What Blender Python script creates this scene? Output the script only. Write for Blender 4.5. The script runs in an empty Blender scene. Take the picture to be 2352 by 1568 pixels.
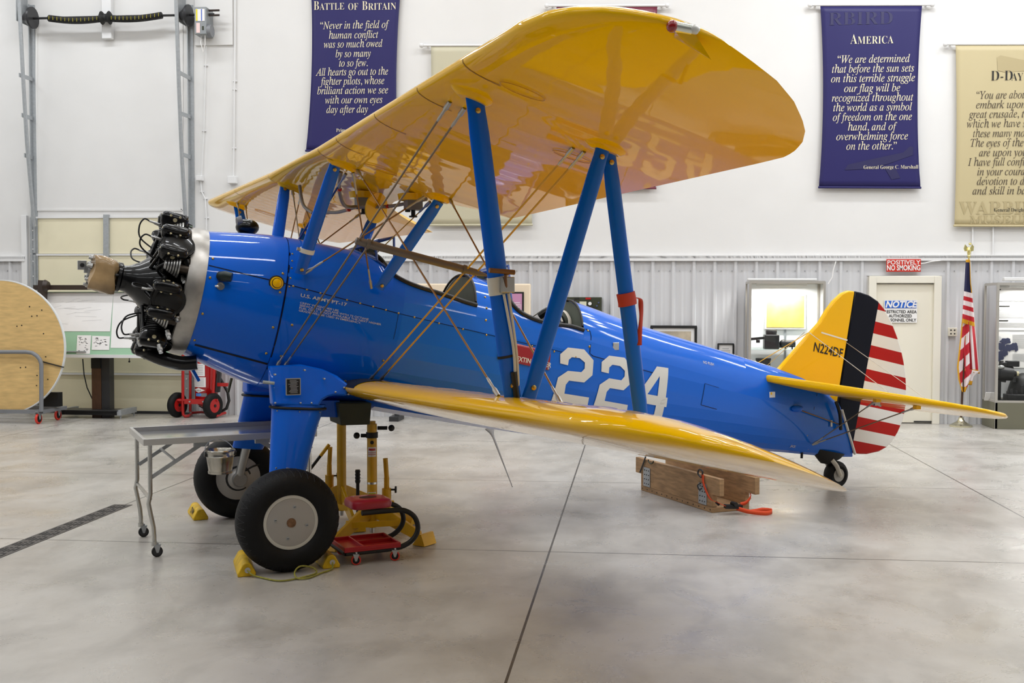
import bpy, bmesh, math, random
from mathutils import Vector as V, Matrix
random.seed(7)
SC = bpy.context.scene
COL = SC.collection
PI = math.pi
# ------------------------------------------------------------------ camera, world, lights, exposure
FPX, CX, CY, CAMH = 2450.0, 1230.0, 784.0, 1.69
YAW, PITCH, ROLL = -0.0904, -0.0354, 0.0029
_f = V((math.sin(YAW)*math.cos(PITCH), math.cos(YAW)*math.cos(PITCH), math.sin(PITCH)))
_r0 = V((math.cos(YAW), -math.sin(YAW), 0)); _u0 = _r0.cross(_f)
_r = _r0*math.cos(ROLL)+_u0*math.sin(ROLL); _u = _u0*math.cos(ROLL)-_r0*math.sin(ROLL)
EYE = V((0, 0, CAMH))
cam = bpy.data.cameras.new('camera'); camo = bpy.data.objects.new('camera', cam); COL.objects.link(camo)
cam.sensor_width = 36; cam.lens = FPX/2352*36; cam.shift_x = (1176-CX)/2352; cam.clip_start = .05; cam.clip_end = 100
camo.matrix_world = Matrix(((_r.x, _u.x, -_f.x, 0), (_r.y, _u.y, -_f.y, 0), (_r.z, _u.z, -_f.z, CAMH), (0, 0, 0, 1)))
SC.camera = camo
SC.view_settings.view_transform = 'Standard'; SC.view_settings.look = 'None'; SC.view_settings.gamma = 1
SC.view_settings.exposure = -0.22
w = bpy.data.worlds.new('hangar_air'); SC.world = w; w.use_nodes = True
w.node_tree.nodes['Background'].inputs[0].default_value = (1, .98, .95, 1)
w.node_tree.nodes['Background'].inputs[1].default_value = .05
LAMP_W = 68.0
def area(name, x, y, z, sx, sy, watts, col=(.975, 1, 1.03), rot=(0, 0, 0)):
    l = bpy.data.lights.new(name, 'AREA'); l.shape = 'RECTANGLE'; l.size = sx; l.size_y = sy; l.energy = watts; l.color = col
    o = bpy.data.objects.new(name, l); o.location = (x, y, z); o.rotation_euler = rot; COL.objects.link(o); return o
for ix in range(-3, 4):
    for iy in range(-1, 4):
        area('ceiling_lamp', ix*3.4-.4, iy*4.0+1.6, 7.7, 2.4, .3, LAMP_W*(.35 if iy < 0 else .7 if iy < 1 else 1.1))
for bx, by in ((3.6, 12.9), (4.6, 12.3), (5.6, 11.7), (6.6, 11.1)): area('bay_lamp', bx, by, 7.6, .55, .55, 40)

def at(px, py, Y):                       # the point at depth Y that is seen at a pixel
    v = _r*((px-CX)/FPX)-_u*((py-CY)/FPX)+_f
    return EYE+v*(Y/v.y)
def fl(px, py, z=0.0):                   # the point at height z that is seen at a pixel
    v = _r*((px-CX)/FPX)-_u*((py-CY)/FPX)+_f
    return EYE+v*((z-CAMH)/v.z)
# ------------------------------------------------------------------ materials
def lin(c):
    return tuple((x/255/12.92 if x/255 <= .04045 else ((x/255+.055)/1.055)**2.4) for x in c)+(1,)
MATS = {}
def mat(name, rgb, rough=.5, metal=0.0, coat=0.0, noise=0.0, nscale=20, bump=0.0, bscale=40, trans=0.0, alpha=1.0, spec=.5, stretch=None, ior=1.5, emit=None, es=0, crough=.035, cior=None):
    if name in MATS: return MATS[name]
    m = bpy.data.materials.new(name); m.use_nodes = True; nt = m.node_tree; b = nt.nodes['Principled BSDF']
    c = lin(rgb); b.inputs['Base Color'].default_value = c; b.inputs['Roughness'].default_value = rough; b.inputs['Metallic'].default_value = metal
    b.inputs['Coat Weight'].default_value = coat; b.inputs['Coat Roughness'].default_value = crough; b.inputs['Coat IOR'].default_value = cior or (1.34 if coat < .97 else 1.5); b.inputs['Specular IOR Level'].default_value = spec
    b.inputs['Transmission Weight'].default_value = trans; b.inputs['IOR'].default_value = ior; b.inputs['Alpha'].default_value = alpha
    if emit: b.inputs['Emission Color'].default_value = lin(emit); b.inputs['Emission Strength'].default_value = es
    if noise or bump:
        tc = nt.nodes.new('ShaderNodeTexCoord'); mp = nt.nodes.new('ShaderNodeMapping'); nt.links.new(tc.outputs['Object'], mp.inputs[0])
        if stretch: mp.inputs['Scale'].default_value = stretch
    if noise:
        n = nt.nodes.new('ShaderNodeTexNoise'); n.inputs['Scale'].default_value = nscale; n.inputs['Detail'].default_value = 5
        nt.links.new(mp.outputs[0], n.inputs['Vector'])
        r = nt.nodes.new('ShaderNodeValToRGB'); e = r.color_ramp.elements; e[0].position = .3; e[1].position = .7
        e[0].color = tuple(max(0, x*(1-noise)) for x in c[:3])+(1,); e[1].color = tuple(min(1, x*(1+noise*.6)) for x in c[:3])+(1,)
        nt.links.new(n.outputs[0], r.inputs[0]); nt.links.new(r.outputs[0], b.inputs['Base Color'])
    if bump:
        n2 = nt.nodes.new('ShaderNodeTexNoise'); n2.inputs['Scale'].default_value = bscale; nt.links.new(mp.outputs[0], n2.inputs['Vector'])
        bp = nt.nodes.new('ShaderNodeBump'); bp.inputs['Strength'].default_value = bump; bp.inputs['Distance'].default_value = .01
        nt.links.new(n2.outputs[0], bp.inputs['Height']); nt.links.new(bp.outputs[0], b.inputs['Normal'])
        if coat: nt.links.new(bp.outputs[0], b.inputs['Coat Normal'])
    MATS[name] = m; return m
WHITE = mat('white_wall_board', (226, 225, 223), .6, noise=.02, nscale=2)
PANEL = mat('light_grey_ribbed_steel', (209, 209, 211), .35)
TRIMW = mat('white_trim', (228, 228, 228), .4)
CREAM = mat('cream_door_panel', (234, 226, 196), .5, noise=.03, nscale=3)
STEEL = mat('galvanised_steel', (168, 172, 175), .4, .3, noise=.1, nscale=30)
DSTEEL = mat('dark_steel', (62, 62, 64), .4, .5)
ALU = mat('dull_aluminium', (178, 174, 168), .38, .85, noise=.25, nscale=9, bump=.25, bscale=6)
CHROME = mat('bright_metal', (205, 205, 205), .18, 1.0)
BLUE = mat('gloss_blue_paint', (0, 98, 216), .4, coat=.95, spec=.06, bump=.012, bscale=3)
BLUEF = mat('blue_doped_fabric', (0, 104, 220), .42, coat=.975, spec=.06, crough=.075, cior=1.42)
YEL = mat('gloss_yellow_dope', (246, 190, 0), .45, coat=.96, spec=.03)
NAVY = mat('navy_paint', (10, 14, 34), .35, coat=.5, spec=.1)
WHITEP = mat('white_paint', (232, 230, 224), .35, coat=.3)
REDP = mat('red_paint', (176, 24, 20), .35, coat=.3)
BLACKG = mat('black_gloss_enamel', (5, 5, 6), .3, coat=.7, spec=.2)
BLACK = mat('black_matt', (16, 16, 17), .55)
RUBBER = mat('tyre_rubber', (11, 11, 12), .62, noise=.25, nscale=14, bump=.15, bscale=90, spec=.3)
RUB2 = mat('black_rubber', (22, 22, 23), .5)
WIREB = mat('brown_wire', (140, 102, 56), .35, .5)
WIREG = mat('dark_wire', (128, 112, 90), .35, .5)
WIREY = mat('golden_wire', (206, 158, 40), .4, .1)
BRASS = mat('brass', (196, 160, 84), .3, .9)
GOLD = mat('gold_fringe', (206, 152, 28), .5)
BROWNP = mat('burnt_steel', (74, 66, 58), .45, .7, noise=.3, nscale=20)
JACKY = mat('yellow_jack_paint', (222, 170, 8), .4, coat=.25, noise=.15, nscale=8)
CHOCKY = mat('worn_yellow_paint', (226, 184, 20), .55, noise=.3, nscale=16)
OLIVE = mat('olive_drab', (50, 54, 34), .55, noise=.15, nscale=10)
PLY = mat('birch_plywood', (222, 186, 122), .5, noise=.16, nscale=5, stretch=(1, 1, 5))
WOOD = mat('weathered_plank', (172, 136, 96), .7, noise=.32, nscale=7, stretch=(1, 1, 7))
GREY = mat('grey_paint', (124, 126, 130), .45)
PAPER = mat('paper', (236, 234, 232), .7, noise=.03, nscale=4)
INK = mat('ink', (34, 32, 30), .7)
INKG = mat('grey_ink', (178, 178, 180), .7)
GREENB = mat('green_board', (150, 190, 158), .6)
BROWN = mat('dark_brown_metal', (52, 40, 34), .45, coat=.2)
WALNUT = mat('walnut_veneer', (84, 56, 36), .5, noise=.2, nscale=14, stretch=(4, 4, 1))
TRAYM = mat('brushed_tray', (214, 216, 216), .14, .75)
CREAML = mat('cream_lettering', (226, 216, 186), .6)
BANB = mat('navy_vinyl', (44, 41, 94), .42, spec=.25, bump=.6, bscale=2.2, stretch=(1, 1, .35))
BANT = mat('tan_vinyl', (192, 178, 138), .45, bump=.5, bscale=2.2, stretch=(1, 1, .35))
BANT2 = mat('pale_tan_vinyl', (196, 190, 164), .45, bump=.4, bscale=2.2)
BANR = mat('maroon_vinyl', (112, 44, 62), .42, bump=.3, bscale=2)
BANTD = mat('tan_print_shade', (176, 161, 121), .5)
BANBD = mat('navy_print_shade', (36, 33, 80), .45)
def glassmat(name, tint=(251, 253, 252), a=.06):
    m = bpy.data.materials.new(name); m.use_nodes = True; nt = m.node_tree; b = nt.nodes['Principled BSDF']
    out = nt.nodes['Material Output']; t = nt.nodes.new('ShaderNodeBsdfTransparent'); t.inputs[0].default_value = lin(tint)
    g = nt.nodes.new('ShaderNodeBsdfGlossy'); g.inputs['Roughness'].default_value = .02
    mx = nt.nodes.new('ShaderNodeMixShader'); fr = nt.nodes.new('ShaderNodeFresnel'); fr.inputs[0].default_value = 1.35
    nt.links.new(fr.outputs[0], mx.inputs[0]); nt.links.new(t.outputs[0], mx.inputs[1]); nt.links.new(g.outputs[0], mx.inputs[2]); nt.links.new(mx.outputs[0], out.inputs[0])
    nt.nodes.remove(b); return m
GLASS = glassmat('clear_glass')
def floor_mat():
    m = bpy.data.materials.new('polished_concrete'); m.use_nodes = True; nt = m.node_tree; b = nt.nodes['Principled BSDF']; L = nt.links.new
    tc = nt.nodes.new('ShaderNodeTexCoord'); sep = nt.nodes.new('ShaderNodeSeparateXYZ'); L(tc.outputs['Object'], sep.inputs[0])
    def math_(op, a, bb=None):
        n = nt.nodes.new('ShaderNodeMath'); n.operation = op
        for i, x in enumerate((a, bb)):
            if x is None: continue
            if isinstance(x, (int, float)): n.inputs[i].default_value = x
            else: L(x, n.inputs[i])
        return n.outputs[0]
    def line(src, off, per, wd):
        x = math_('ADD', src, -off+per*20.5); x = math_('MODULO', x, per); x = math_('SUBTRACT', x, per/2); x = math_('ABSOLUTE', x); return math_('LESS_THAN', x, wd)
    l1 = line(sep.outputs[0], -.553, 3.667, .007); l2 = line(sep.outputs[1], 7.2, 2.87, .006)
    joint = math_('MAXIMUM', l1, l2)
    def noise(sc, det, rough=.6, dist=0, st=(1, 1, 1)):
        mp = nt.nodes.new('ShaderNodeMapping'); mp.inputs['Scale'].default_value = st; L(tc.outputs['Object'], mp.inputs[0])
        n = nt.nodes.new('ShaderNodeTexNoise'); n.inputs['Scale'].default_value = sc; n.inputs['Detail'].default_value = det; n.inputs['Roughness'].default_value = rough; n.inputs['Distortion'].default_value = dist
        L(mp.outputs[0], n.inputs['Vector']); return n.outputs[0]
    def ramp(src, stops):
        r = nt.nodes.new('ShaderNodeValToRGB'); e = r.color_ramp.elements
        e[0].position, e[0].color = stops[0][0], stops[0][1]; e[1].position, e[1].color = stops[-1][0], stops[-1][1]
        for p, c in stops[1:-1]:
            q = e.new(p); q.color = c
        L(src, r.inputs[0]); return r.outputs[0]
    base = ramp(noise(.9, 7, .58, .2), [(.3, lin((168, 163, 155))), (.5, lin((184, 180, 173))), (.72, lin((196, 193, 187)))])
    stain = ramp(noise(2.3, 6, .62, .3, (1, .6, 1)), [(.36, lin((140, 138, 136))), (.55, (1, 1, 1, 1))])
    spots = ramp(noise(38, 2, .4), [(.24, (.5, .47, .42, 1)), (.3, (1, 1, 1, 1))])
    def mul(a, bb, fac):
        n = nt.nodes.new('ShaderNodeMix'); n.data_type = 'RGBA'; n.blend_type = 'MULTIPLY'; n.inputs[0].default_value = fac; L(a, n.inputs[6]); L(bb, n.inputs[7]); return n.outputs[2]
    c = mul(mul(base, stain, .28), spots, .4)
    mx = nt.nodes.new('ShaderNodeMix'); mx.data_type = 'RGBA'; L(joint, mx.inputs[0]); L(c, mx.inputs[6]); mx.inputs[7].default_value = lin((74, 70, 66)); L(mx.outputs[2], b.inputs['Base Color'])
    rr = nt.nodes.new('ShaderNodeMapRange'); L(noise(1.7, 6, .7, .8), rr.inputs[0]); rr.inputs[1].default_value = .3; rr.inputs[2].default_value = .7; rr.inputs[3].default_value = .2; rr.inputs[4].default_value = .42; L(rr.outputs[0], b.inputs['Roughness'])
    b.inputs['Specular IOR Level'].default_value = .55
    bp = nt.nodes.new('ShaderNodeBump'); bp.inputs['Strength'].default_value = .06; bp.inputs['Distance'].default_value = .01; L(noise(5, 5), bp.inputs['Height']); L(bp.outputs[0], b.inputs['Normal'])
    return m
FLOORM = floor_mat()
# ------------------------------------------------------------------ mesh builder
class MB:
    def __init__(s): s.v = []; s.f = []; s.m = []; s.sm = []
    def add(s, vs, fs, mi=0, smooth=False):
        o = len(s.v); s.v += [tuple(x) for x in vs]; s.f += [[i+o for i in f] for f in fs]; s.m += [mi]*len(fs); s.sm += [smooth]*len(fs); return s
    def box(s, c, d, R=None, mi=0):
        c = V(c); vs = []
        for z in (-1, 1):
            for x, y in ((-1, -1), (1, -1), (1, 1), (-1, 1)):
                p = V((x*d[0]/2, y*d[1]/2, z*d[2]/2)); vs.append(c+(R@p if R else p))
        return s.add(vs, [(3, 2, 1, 0), (4, 5, 6, 7), (0, 1, 5, 4), (1, 2, 6, 5), (2, 3, 7, 6), (3, 0, 4, 7)], mi)
    def beam(s, p0, p1, wd, ht, up=(0, 0, 1), mi=0):
        p0, p1 = V(p0), V(p1); d = (p1-p0).normalized(); x = d.cross(V(up)).normalized()*(wd/2); y = x.cross(d).normalized()*(ht/2)
        vs = [p+a*x+b*y for p in (p0, p1) for a, b in ((-1, -1), (1, -1), (1, 1), (-1, 1))]
        return s.add(vs, [(3, 2, 1, 0), (4, 5, 6, 7), (0, 1, 5, 4), (1, 2, 6, 5), (2, 3, 7, 6), (3, 0, 4, 7)], mi)
    def ring_sweep(s, rings, caps=True, mi=0, smooth=True):
        n = len(rings[0]); vs = [p for r in rings for p in r]; fs = []
        for i in range(len(rings)-1):
            for j in range(n):
                fs.append((i*n+j, i*n+(j+1) % n, (i+1)*n+(j+1) % n, (i+1)*n+j))
        s.add(vs, fs, mi, smooth)
        if caps:
            s.add(rings[0], [tuple(reversed(range(n)))], mi); s.add(rings[-1], [tuple(range(n))], mi)
        return s
    def cyl(s, p0, p1, r0, r1=None, n=16, caps=True, mi=0, smooth=True):
        r1 = r0 if r1 is None else r1; return s.lathe(p0, V(p1)-V(p0), [(0, r0), (1, r1)], n, caps, mi, smooth, True)
    def lathe(s, p0, ax, prof, n=24, caps=True, mi=0, smooth=True, unit=False):
        p0 = V(p0); ax = V(ax); L = ax.length; d = ax.normalized(); k = L if unit else 1
        t = V((0, 0, 1)) if abs(d.z) < .9 else V((1, 0, 0)); x = d.cross(t).normalized(); y = d.cross(x)
        rings = [[p0+d*(h*k)+x*(r*math.cos(2*PI*j/n))+y*(r*math.sin(2*PI*j/n)) for j in range(n)] for h, r in prof]
        return s.ring_sweep(rings, caps, mi, smooth)
    def tube(s, pts, r, n=8, caps=True, mi=0, flat=None):
        pts = [V(p) for p in pts]; rings = []; x = None
        for i, p in enumerate(pts):
            d = (pts[min(i+1, len(pts)-1)]-pts[max(i-1, 0)]).normalized()
            if x is None:
                t = V((0, 0, 1)) if abs(d.z) < .9 else V((1, 0, 0)); x = d.cross(t).normalized()
            else: x = (x-d*x.dot(d)).normalized()
            y = d.cross(x); rr = r[i] if isinstance(r, (list, tuple)) else r
            rings.append([p+x*(rr*math.cos(2*PI*j/n))+y*(rr*(flat or 1)*math.sin(2*PI*j/n)) for j in range(n)])
        return s.ring_sweep(rings, caps, mi, True)
    def prism(s, poly, vec, mi=0):
        n = len(poly); vec = V(vec); vs = [V(p) for p in poly]+[V(p)+vec for p in poly]
        fs = [tuple(reversed(range(n))), tuple(range(n, 2*n))]+[(i, (i+1) % n, n+(i+1) % n, n+i) for i in range(n)]
        return s.add(vs, fs, mi)
    def ball(s, c, r, n=12, mi=0, sc=(1, 1, 1)):
        c = V(c); k = n//2; rings = []
        for i in range(k+1):
            a = -PI/2+PI*i/k; rings.append([c+V((r*sc[0]*math.cos(a)*math.cos(2*PI*j/n), r*sc[1]*math.cos(a)*math.sin(2*PI*j/n), r*sc[2]*math.sin(a))) for j in range(n)])
        return s.ring_sweep(rings, False, mi, True)
    def grid(s, rows, mi=0, smooth=True, closed=False):
        n = len(rows[0]); vs = [p for r in rows for p in r]; fs = []
        for i in range(len(rows)-1):
            for j in range(n if closed else n-1): fs.append((i*n+j, i*n+(j+1) % n, (i+1)*n+(j+1) % n, (i+1)*n+j))
        return s.add(vs, fs, mi, smooth)
    def build(s, name, mats, parent=None, loc=None, bevel=0, local=False, solid=0, sharp=40, sub=0):
        if not isinstance(mats, (list, tuple)): mats = [mats]
        me = bpy.data.meshes.new(name); root = parent
        while root is not None and root.parent is not None: root = root.parent
        vs = s.v
        if root is not None and not local:
            inv = ROOTS[root.name].inverted(); vs = [tuple(inv@V(p)) for p in vs]
        elif loc is not None: L = V(loc); vs = [tuple(V(p)-L) for p in vs]
        me.from_pydata(vs, [], s.f)
        for p, mi, sm in zip(me.polygons, s.m, s.sm): p.material_index = mi; p.use_smooth = sm
        for m in mats: me.materials.append(m)
        bm = bmesh.new(); bm.from_mesh(me); bmesh.ops.remove_doubles(bm, verts=bm.verts, dist=1e-5); bmesh.ops.recalc_face_normals(bm, faces=bm.faces); bm.to_mesh(me); bm.free()
        me.set_sharp_from_angle(angle=math.radians(sharp))
        o = bpy.data.objects.new(name, me); COL.objects.link(o)
        if parent is not None: o.parent = parent
        elif loc is not None: o.location = loc
        if solid:
            md = o.modifiers.new('thickness', 'SOLIDIFY'); md.thickness = solid; md.offset = 0
        if bevel:
            md = o.modifiers.new('edge', 'BEVEL'); md.width = bevel; md.segments = 2; md.limit_method = 'ANGLE'; md.angle_limit = math.radians(50)
        if sub:
            md = o.modifiers.new('smooth', 'SUBSURF'); md.levels = sub; md.render_levels = sub
        return o
ROOTS = {}
def thing(name, label, cat, loc, rz=0, group=None):
    o = bpy.data.objects.new(name, None); o.location = loc; o.rotation_euler = (0, 0, rz); COL.objects.link(o); o.empty_display_size = .1
    ROOTS[o.name] = Matrix.Translation(V(loc))@Matrix.Rotation(rz, 4, 'Z'); return tag(o, label, cat, group)
def tag(o, label, cat, group=None):
    o['label'] = label; o['category'] = cat
    if group: o['group'] = group
    return o
def struct(o): o['kind'] = 'structure'; return o
def lab(o, s): o['label'] = s; return o
# lettering: serif letters come from the mathematical alphabets of the built-in font
def it(s): return ''.join('\u210e' if c == 'h' else chr(0x1d44e+ord(c)-97) if 'a' <= c <= 'z' else chr(0x1d434+ord(c)-65) if 'A' <= c <= 'Z' else c for c in s)
def bo(s): return ''.join(chr(0x1d41a+ord(c)-97) if 'a' <= c <= 'z' else chr(0x1d400+ord(c)-65) if 'A' <= c <= 'Z' else c for c in s)
def text_mesh(body, fn=None, space=1.0, line=1.0, align='CENTER', bold=0.0):
    cu = bpy.data.curves.new('lettering', 'FONT'); cu.body = fn(body) if fn else body; cu.size = 1; cu.align_x = align; cu.space_character = space; cu.space_line = line; cu.resolution_u = 3; cu.offset = bold
    o = bpy.data.objects.new('lettering', cu); COL.objects.link(o); bpy.context.view_layer.update()
    me = bpy.data.meshes.new_from_object(o.evaluated_get(bpy.context.evaluated_depsgraph_get()))
    vs = [v.co.copy() for v in me.vertices]; fs = [list(p.vertices) for p in me.polygons]
    bpy.data.objects.remove(o); bpy.data.meshes.remove(me); return vs, fs
def text(parent, body, org, xd, yd, size, m, fn=None, name='lettering', align='CENTER', width=None, line=1.0, space=1.0, bold=0.0, slant=0.0):
    vs, fs = text_mesh(body, fn, space, line, align, bold); org, xd, yd = V(org), V(xd).normalized(), V(yd).normalized()
    kx = size
    if width: kx = width/max(1e-6, max(v.x for v in vs)-min(v.x for v in vs))
    b = MB(); b.add([org+xd*((v.x+slant*v.y)*kx)+yd*(v.y*size) for v in vs], fs); return b.build(name, m, parent)
X_, Z_ = V((1, 0, 0)), V((0, 0, 1))
# ------------------------------------------------------------------ the hangar
WY = 15.6
def wp(px, py, off=0.0): return at(px, py, WY-off)
def q4(b, pts, mi=0): b.add(pts, [(0, 1, 2, 3)], mi)
XL, XR, YB, ZC = -12.5, 11.5, -7.0, 8.0
DL, DR, DT = wp(86, 700).x, wp(437, 700).x, wp(250, 497).z        # garage door opening
TZ = 2.36
b = MB(); q4(b, [(XL, YB, 0), (XR, YB, 0), (XR, WY+.3, 0), (XL, WY+.3, 0)]); struct(b.build('floor', FLOORM))
b = MB(); q4(b, [(XL, YB, ZC), (XL, WY, ZC), (XR, WY, ZC), (XR, YB, ZC)]); struct(b.build('ceiling', mat('white_ceiling', (226, 226, 226), .7)))
b = MB()
for x0, x1, z0, z1 in ((XL, DL, 0, DT), (DR, XR, 0, DT), (XL, XR, DT, ZC)): q4(b, [(x0, WY, z0), (x1, WY, z0), (x1, WY, z1), (x0, WY, z1)])
struct(b.build('wall_back', WHITE))
b = MB(); q4(b, [(XL, YB, 0), (XL, WY, 0), (XL, WY, ZC), (XL, YB, ZC)]); struct(b.build('wall_left', WHITE))
b = MB(); q4(b, [(XR, YB, 0), (XR, YB, ZC), (XR, WY, ZC), (XR, WY, 0)]); struct(b.build('wall_right', WHITE))
b = MB(); q4(b, [(XL, YB, 0), (XL, YB, ZC), (XR, YB, ZC), (XR, YB, 0)]); struct(b.build('wall_front', mat('front_wall', (96, 96, 98), .7)))
# ribbed steel lining below the trim
def ribbed(x0, x1):
    pr = []; per = .2965; k = math.floor((x0+8)/per); ph = wp(1218, 620).x % per
    xs = []; x = k*per-8.0+ph-per
    while x < x1+per:
        xs += [(x-.034, 0), (x-.016, .034), (x+.016, .034), (x+.034, 0), (x+.105, 0), (x+.115, .006), (x+.13, .006), (x+.14, 0), (x+.165, 0), (x+.175, .006), (x+.19, .006), (x+.2, 0)]; x += per
    xs = [p for p in xs if x0 < p[0] < x1]; xs = [(x0, 0)]+xs+[(x1, 0)]
    b = MB(); b.grid([[(x, WY-.012-y, z) for x, y in xs] for z in (0.0, TZ)], smooth=False)
    x = k*per-8.0+ph-per
    while x < x1:
        for dx in (-.05, .09):
            if x0 < x+dx < x1: b.ball((x+dx, WY-.02, 2.17), .008, 6, 1)
        x += per
    return b
dxl, dxr = wp(1988, 800).x, wp(2160, 800).x
for x0, x1 in ((XL, wp(57, 800).x), (wp(441, 860).x, dxl), (dxr, XR)): struct(ribbed(x0, x1).build('wall_lining', [PANEL, STEEL]))
b = MB(); q4(b, [(dxl, WY-.012, wp(2070, 633).z), (dxr, WY-.012, wp(2070, 633).z), (dxr, WY-.012, TZ), (dxl, WY-.012, TZ)]); struct(b.build('wall_lining', PANEL))
for x0, x1 in ((XL, wp(62, 590).x), (wp(452, 590).x, XR)):
    b = MB(); b.box(((x0+x1)/2, WY-.035, TZ+.012), (x1-x0, .07, .045)); b.box(((x0+x1)/2, WY-.066, TZ-.012), (x1-x0, .008, .07)); struct(b.build('trim_1', TRIMW))
b = MB()
xa, xb = wp(57, 800).x, wp(69, 800).x; b.box(((xa+xb)/2, WY-.03, DT/2+.02), (xb-xa, .06, DT)); struct(b.build('trim_2', TRIMW, bevel=.004))
# faint tall panel frame above the garage door
b = MB()
for p, q in (((84, 482), (418, 482)), ((84, 20), (84, 482)), ((418, 20), (418, 482))):
    b.beam(wp(*p, .006), wp(*q, .006), .03, .012, (0, 1, 0))
struct(b.build('trim_3', WHITE))
# personnel door
x0, x1, z1 = wp(1992, 800).x, wp(2157, 800).x, wp(2070, 634).z
b = MB()
for c, d in (((x0+.05, WY-.03, z1/2), (.1, .1, z1)), ((x1-.05, WY-.03, z1/2), (.1, .1, z1)), (((x0+x1)/2, WY-.03, z1-.05), (x1-x0-.2, .1, .1))): b.box(c, d)
xi0, xi1, zi = x0+.1, x1-.1, z1-.1
b.box(((xi0+xi1)/2, WY-.02, zi/2), (xi1-xi0, .03, zi-.03), mi=1); b.box((xi0+.22+.5, WY-.045, .03), (.34, .01, .02), mi=2)
for z in (.4, .28):
    p = wp(2075, 913 if z > .3 else 968, .05)
struct(b.build('door_1', [mat('door_frame_ivory', (233, 228, 214), .4), mat('door_ivory', (232, 226, 209), .45), BLACK], bevel=.006))
# sectional garage door
b = MB(); zs = [.02]+[wp(250, y).z for y in (857, 720, 583, 497)]
for z0, z1 in zip(zs, zs[1:]):
    b.box(((DL+DR)/2, WY+.03, (z0+z1)/2), (DR-DL, .05, z1-z0-.012))
    b.box(((DL+DR)/2, WY+.0, z1-.012), (DR-DL, .03, .026), mi=3)
b.box(((DL+DR)/2, WY+.0, .02), (DR-DL, .04, .04), mi=2)
for px in (246,):
    p0, p1 = wp(px, 493), wp(px, 720); b.beam((p0.x, WY-.02, p0.z), (p1.x, WY-.02, p1.z), .085, .04, (0, 1, 0), 1)
    b.beam((p1.x, WY-.02, p1.z), (p1.x, WY-.02, .1), .085, .04, (0, 1, 0), 1)
for px in (80, 430):
    for z0, z1 in zip(zs, zs[1:]):
        b.box((wp(px, 700).x, WY-.015, (z0+z1)/2), (.08, .05, z1-z0-.02), mi=1)
        for k in range(4): b.ball((wp(px, 700).x, WY-.04, z0+(z1-z0)*(k+.5)/4), .014, 6, 3)
struct(b.build('door_2', [CREAM, STEEL, DSTEEL, TRIMW]))
# lift tracks, torsion spring, opener
def track(xpx, tube_px, brackets, label):
    x = wp(xpx, 300).x; t = thing('door_track', label, 'door track', (x, WY-.06, 0), 0)
    b = MB(); ztop = wp(xpx, 12).z; b.box((x, WY-.03, ztop/2), (.012, .06, ztop)); b.box((x+.035, WY-.008, ztop/2), (.07, .012, ztop)); b.build('angle_iron', STEEL, t)
    p = [at(tx, ty, WY-o) for tx, ty, o in tube_px]; MB().tube(p, .028, 10).build('guide_rail', STEEL, t)
    b = MB(); zt = wp(xpx, 10).z; b.box((x-.05, WY-.15, zt-.02), (.012, .3, .6)); b.build('bearing_plate', STEEL, t)
    for (ax_, ay, ao), (bx_, by) in brackets:
        b = MB(); b.beam(at(ax_, ay, WY-ao), wp(bx_, by, .03), .012, .06, Z_); b.build('bracket', STEEL, t)
    return t
track(74, [(43, -20, .5), (52, 160, .42), (62, 330, .28), (79, 520, .1)], [((44, 172, .4), (74, 182)), ((50, 264, .33), (74, 272)), ((56, 356, .27), (74, 362))], 'galvanised lift track left of the cream garage door')
track(436, [(404, -20, .5), (411, 200, .35), (417, 350, .22), (427, 520, .1)], [((411, 166, .38), (437, 180)), ((413, 260, .3), (437, 268)), ((416, 353, .23), (437, 361))], 'galvanised lift track right of the cream garage door, beside the opener box')
t = thing('torsion_spring', 'long black coil spring on a shaft high above the garage door', 'spring', wp(250, 40, .2))
MB().cyl(at(44, 43, WY-.2), at(492, 33, WY-.2), .017, n=10).build('shaft', BLACK, t)
def coil(p, q, sag):
    b = MB(); p, q = V(p), V(q); n = 90; pts, rr = [], []
    for i in range(n+1):
        u = i/n; pt = p.lerp(q, u); pt.z += sag*math.sin(PI*u); pts.append(pt); rr.append(.052 if i % 2 else .046)
    b.tube(pts, rr, 12)
    for k in range(14):
        u = (k+.5)/14; c = p.lerp(q, u); c.z += sag*math.sin(PI*u); b.box((c.x, c.y-.051, c.z), (.008, .006, .05), mi=1)
    return b
SPRM = [BLACK, mat('yellow_mark', (150, 140, 30), .6)]
coil(at(112, 42, WY-.2), at(240, 42, WY-.2), -.035).build('coil', SPRM, t)
coil(at(246, 42, WY-.2), at(372, 35, WY-.2), -.03).build('coil', SPRM, t)
b = MB(); c = at(243, 41, WY-.2); b.lathe(c-X_*.09, X_, [(0, .06), (.03, .1), (.07, .06), (.11, .06), (.15, .1), (.18, .06)], 16); b.build('centre_bearing', BLACK, t)
for px, s in ((65, -1), (424, 1)):
    c = at(px, 41 if s < 0 else 36, WY-.2); b = MB(); b.lathe(c-X_*.07, X_, [(0, .05), (.05, .09), (.12, .16), (.15, .16)], 18); b.build('cable_drum', DSTEEL, t)
p0, p1 = wp(251, 0), wp(251, 92); b = MB(); b.box((p0.x, WY-.05, (p0.z+p1.z)/2+.3), (.15, .1, p0.z-p1.z+.6)); tag(b.build('spring_pad', TRIMW, loc=(p0.x, WY, p1.z), bevel=.008), 'white painted pad on the wall behind the middle of the black spring', 'spring pad')
p0, p1 = wp(449, 8), wp(536, 104); b = MB(); b.box(((p0.x+p1.x)/2, WY-.015, (p0.z+p1.z)/2+.1), (p1.x-p0.x, .03, p0.z-p1.z+.2)); tag(b.build('mounting_board', WHITE, loc=(p0.x, WY, p1.z), bevel=.004), 'white square board on the wall behind the grey opener box', 'board')
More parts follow.
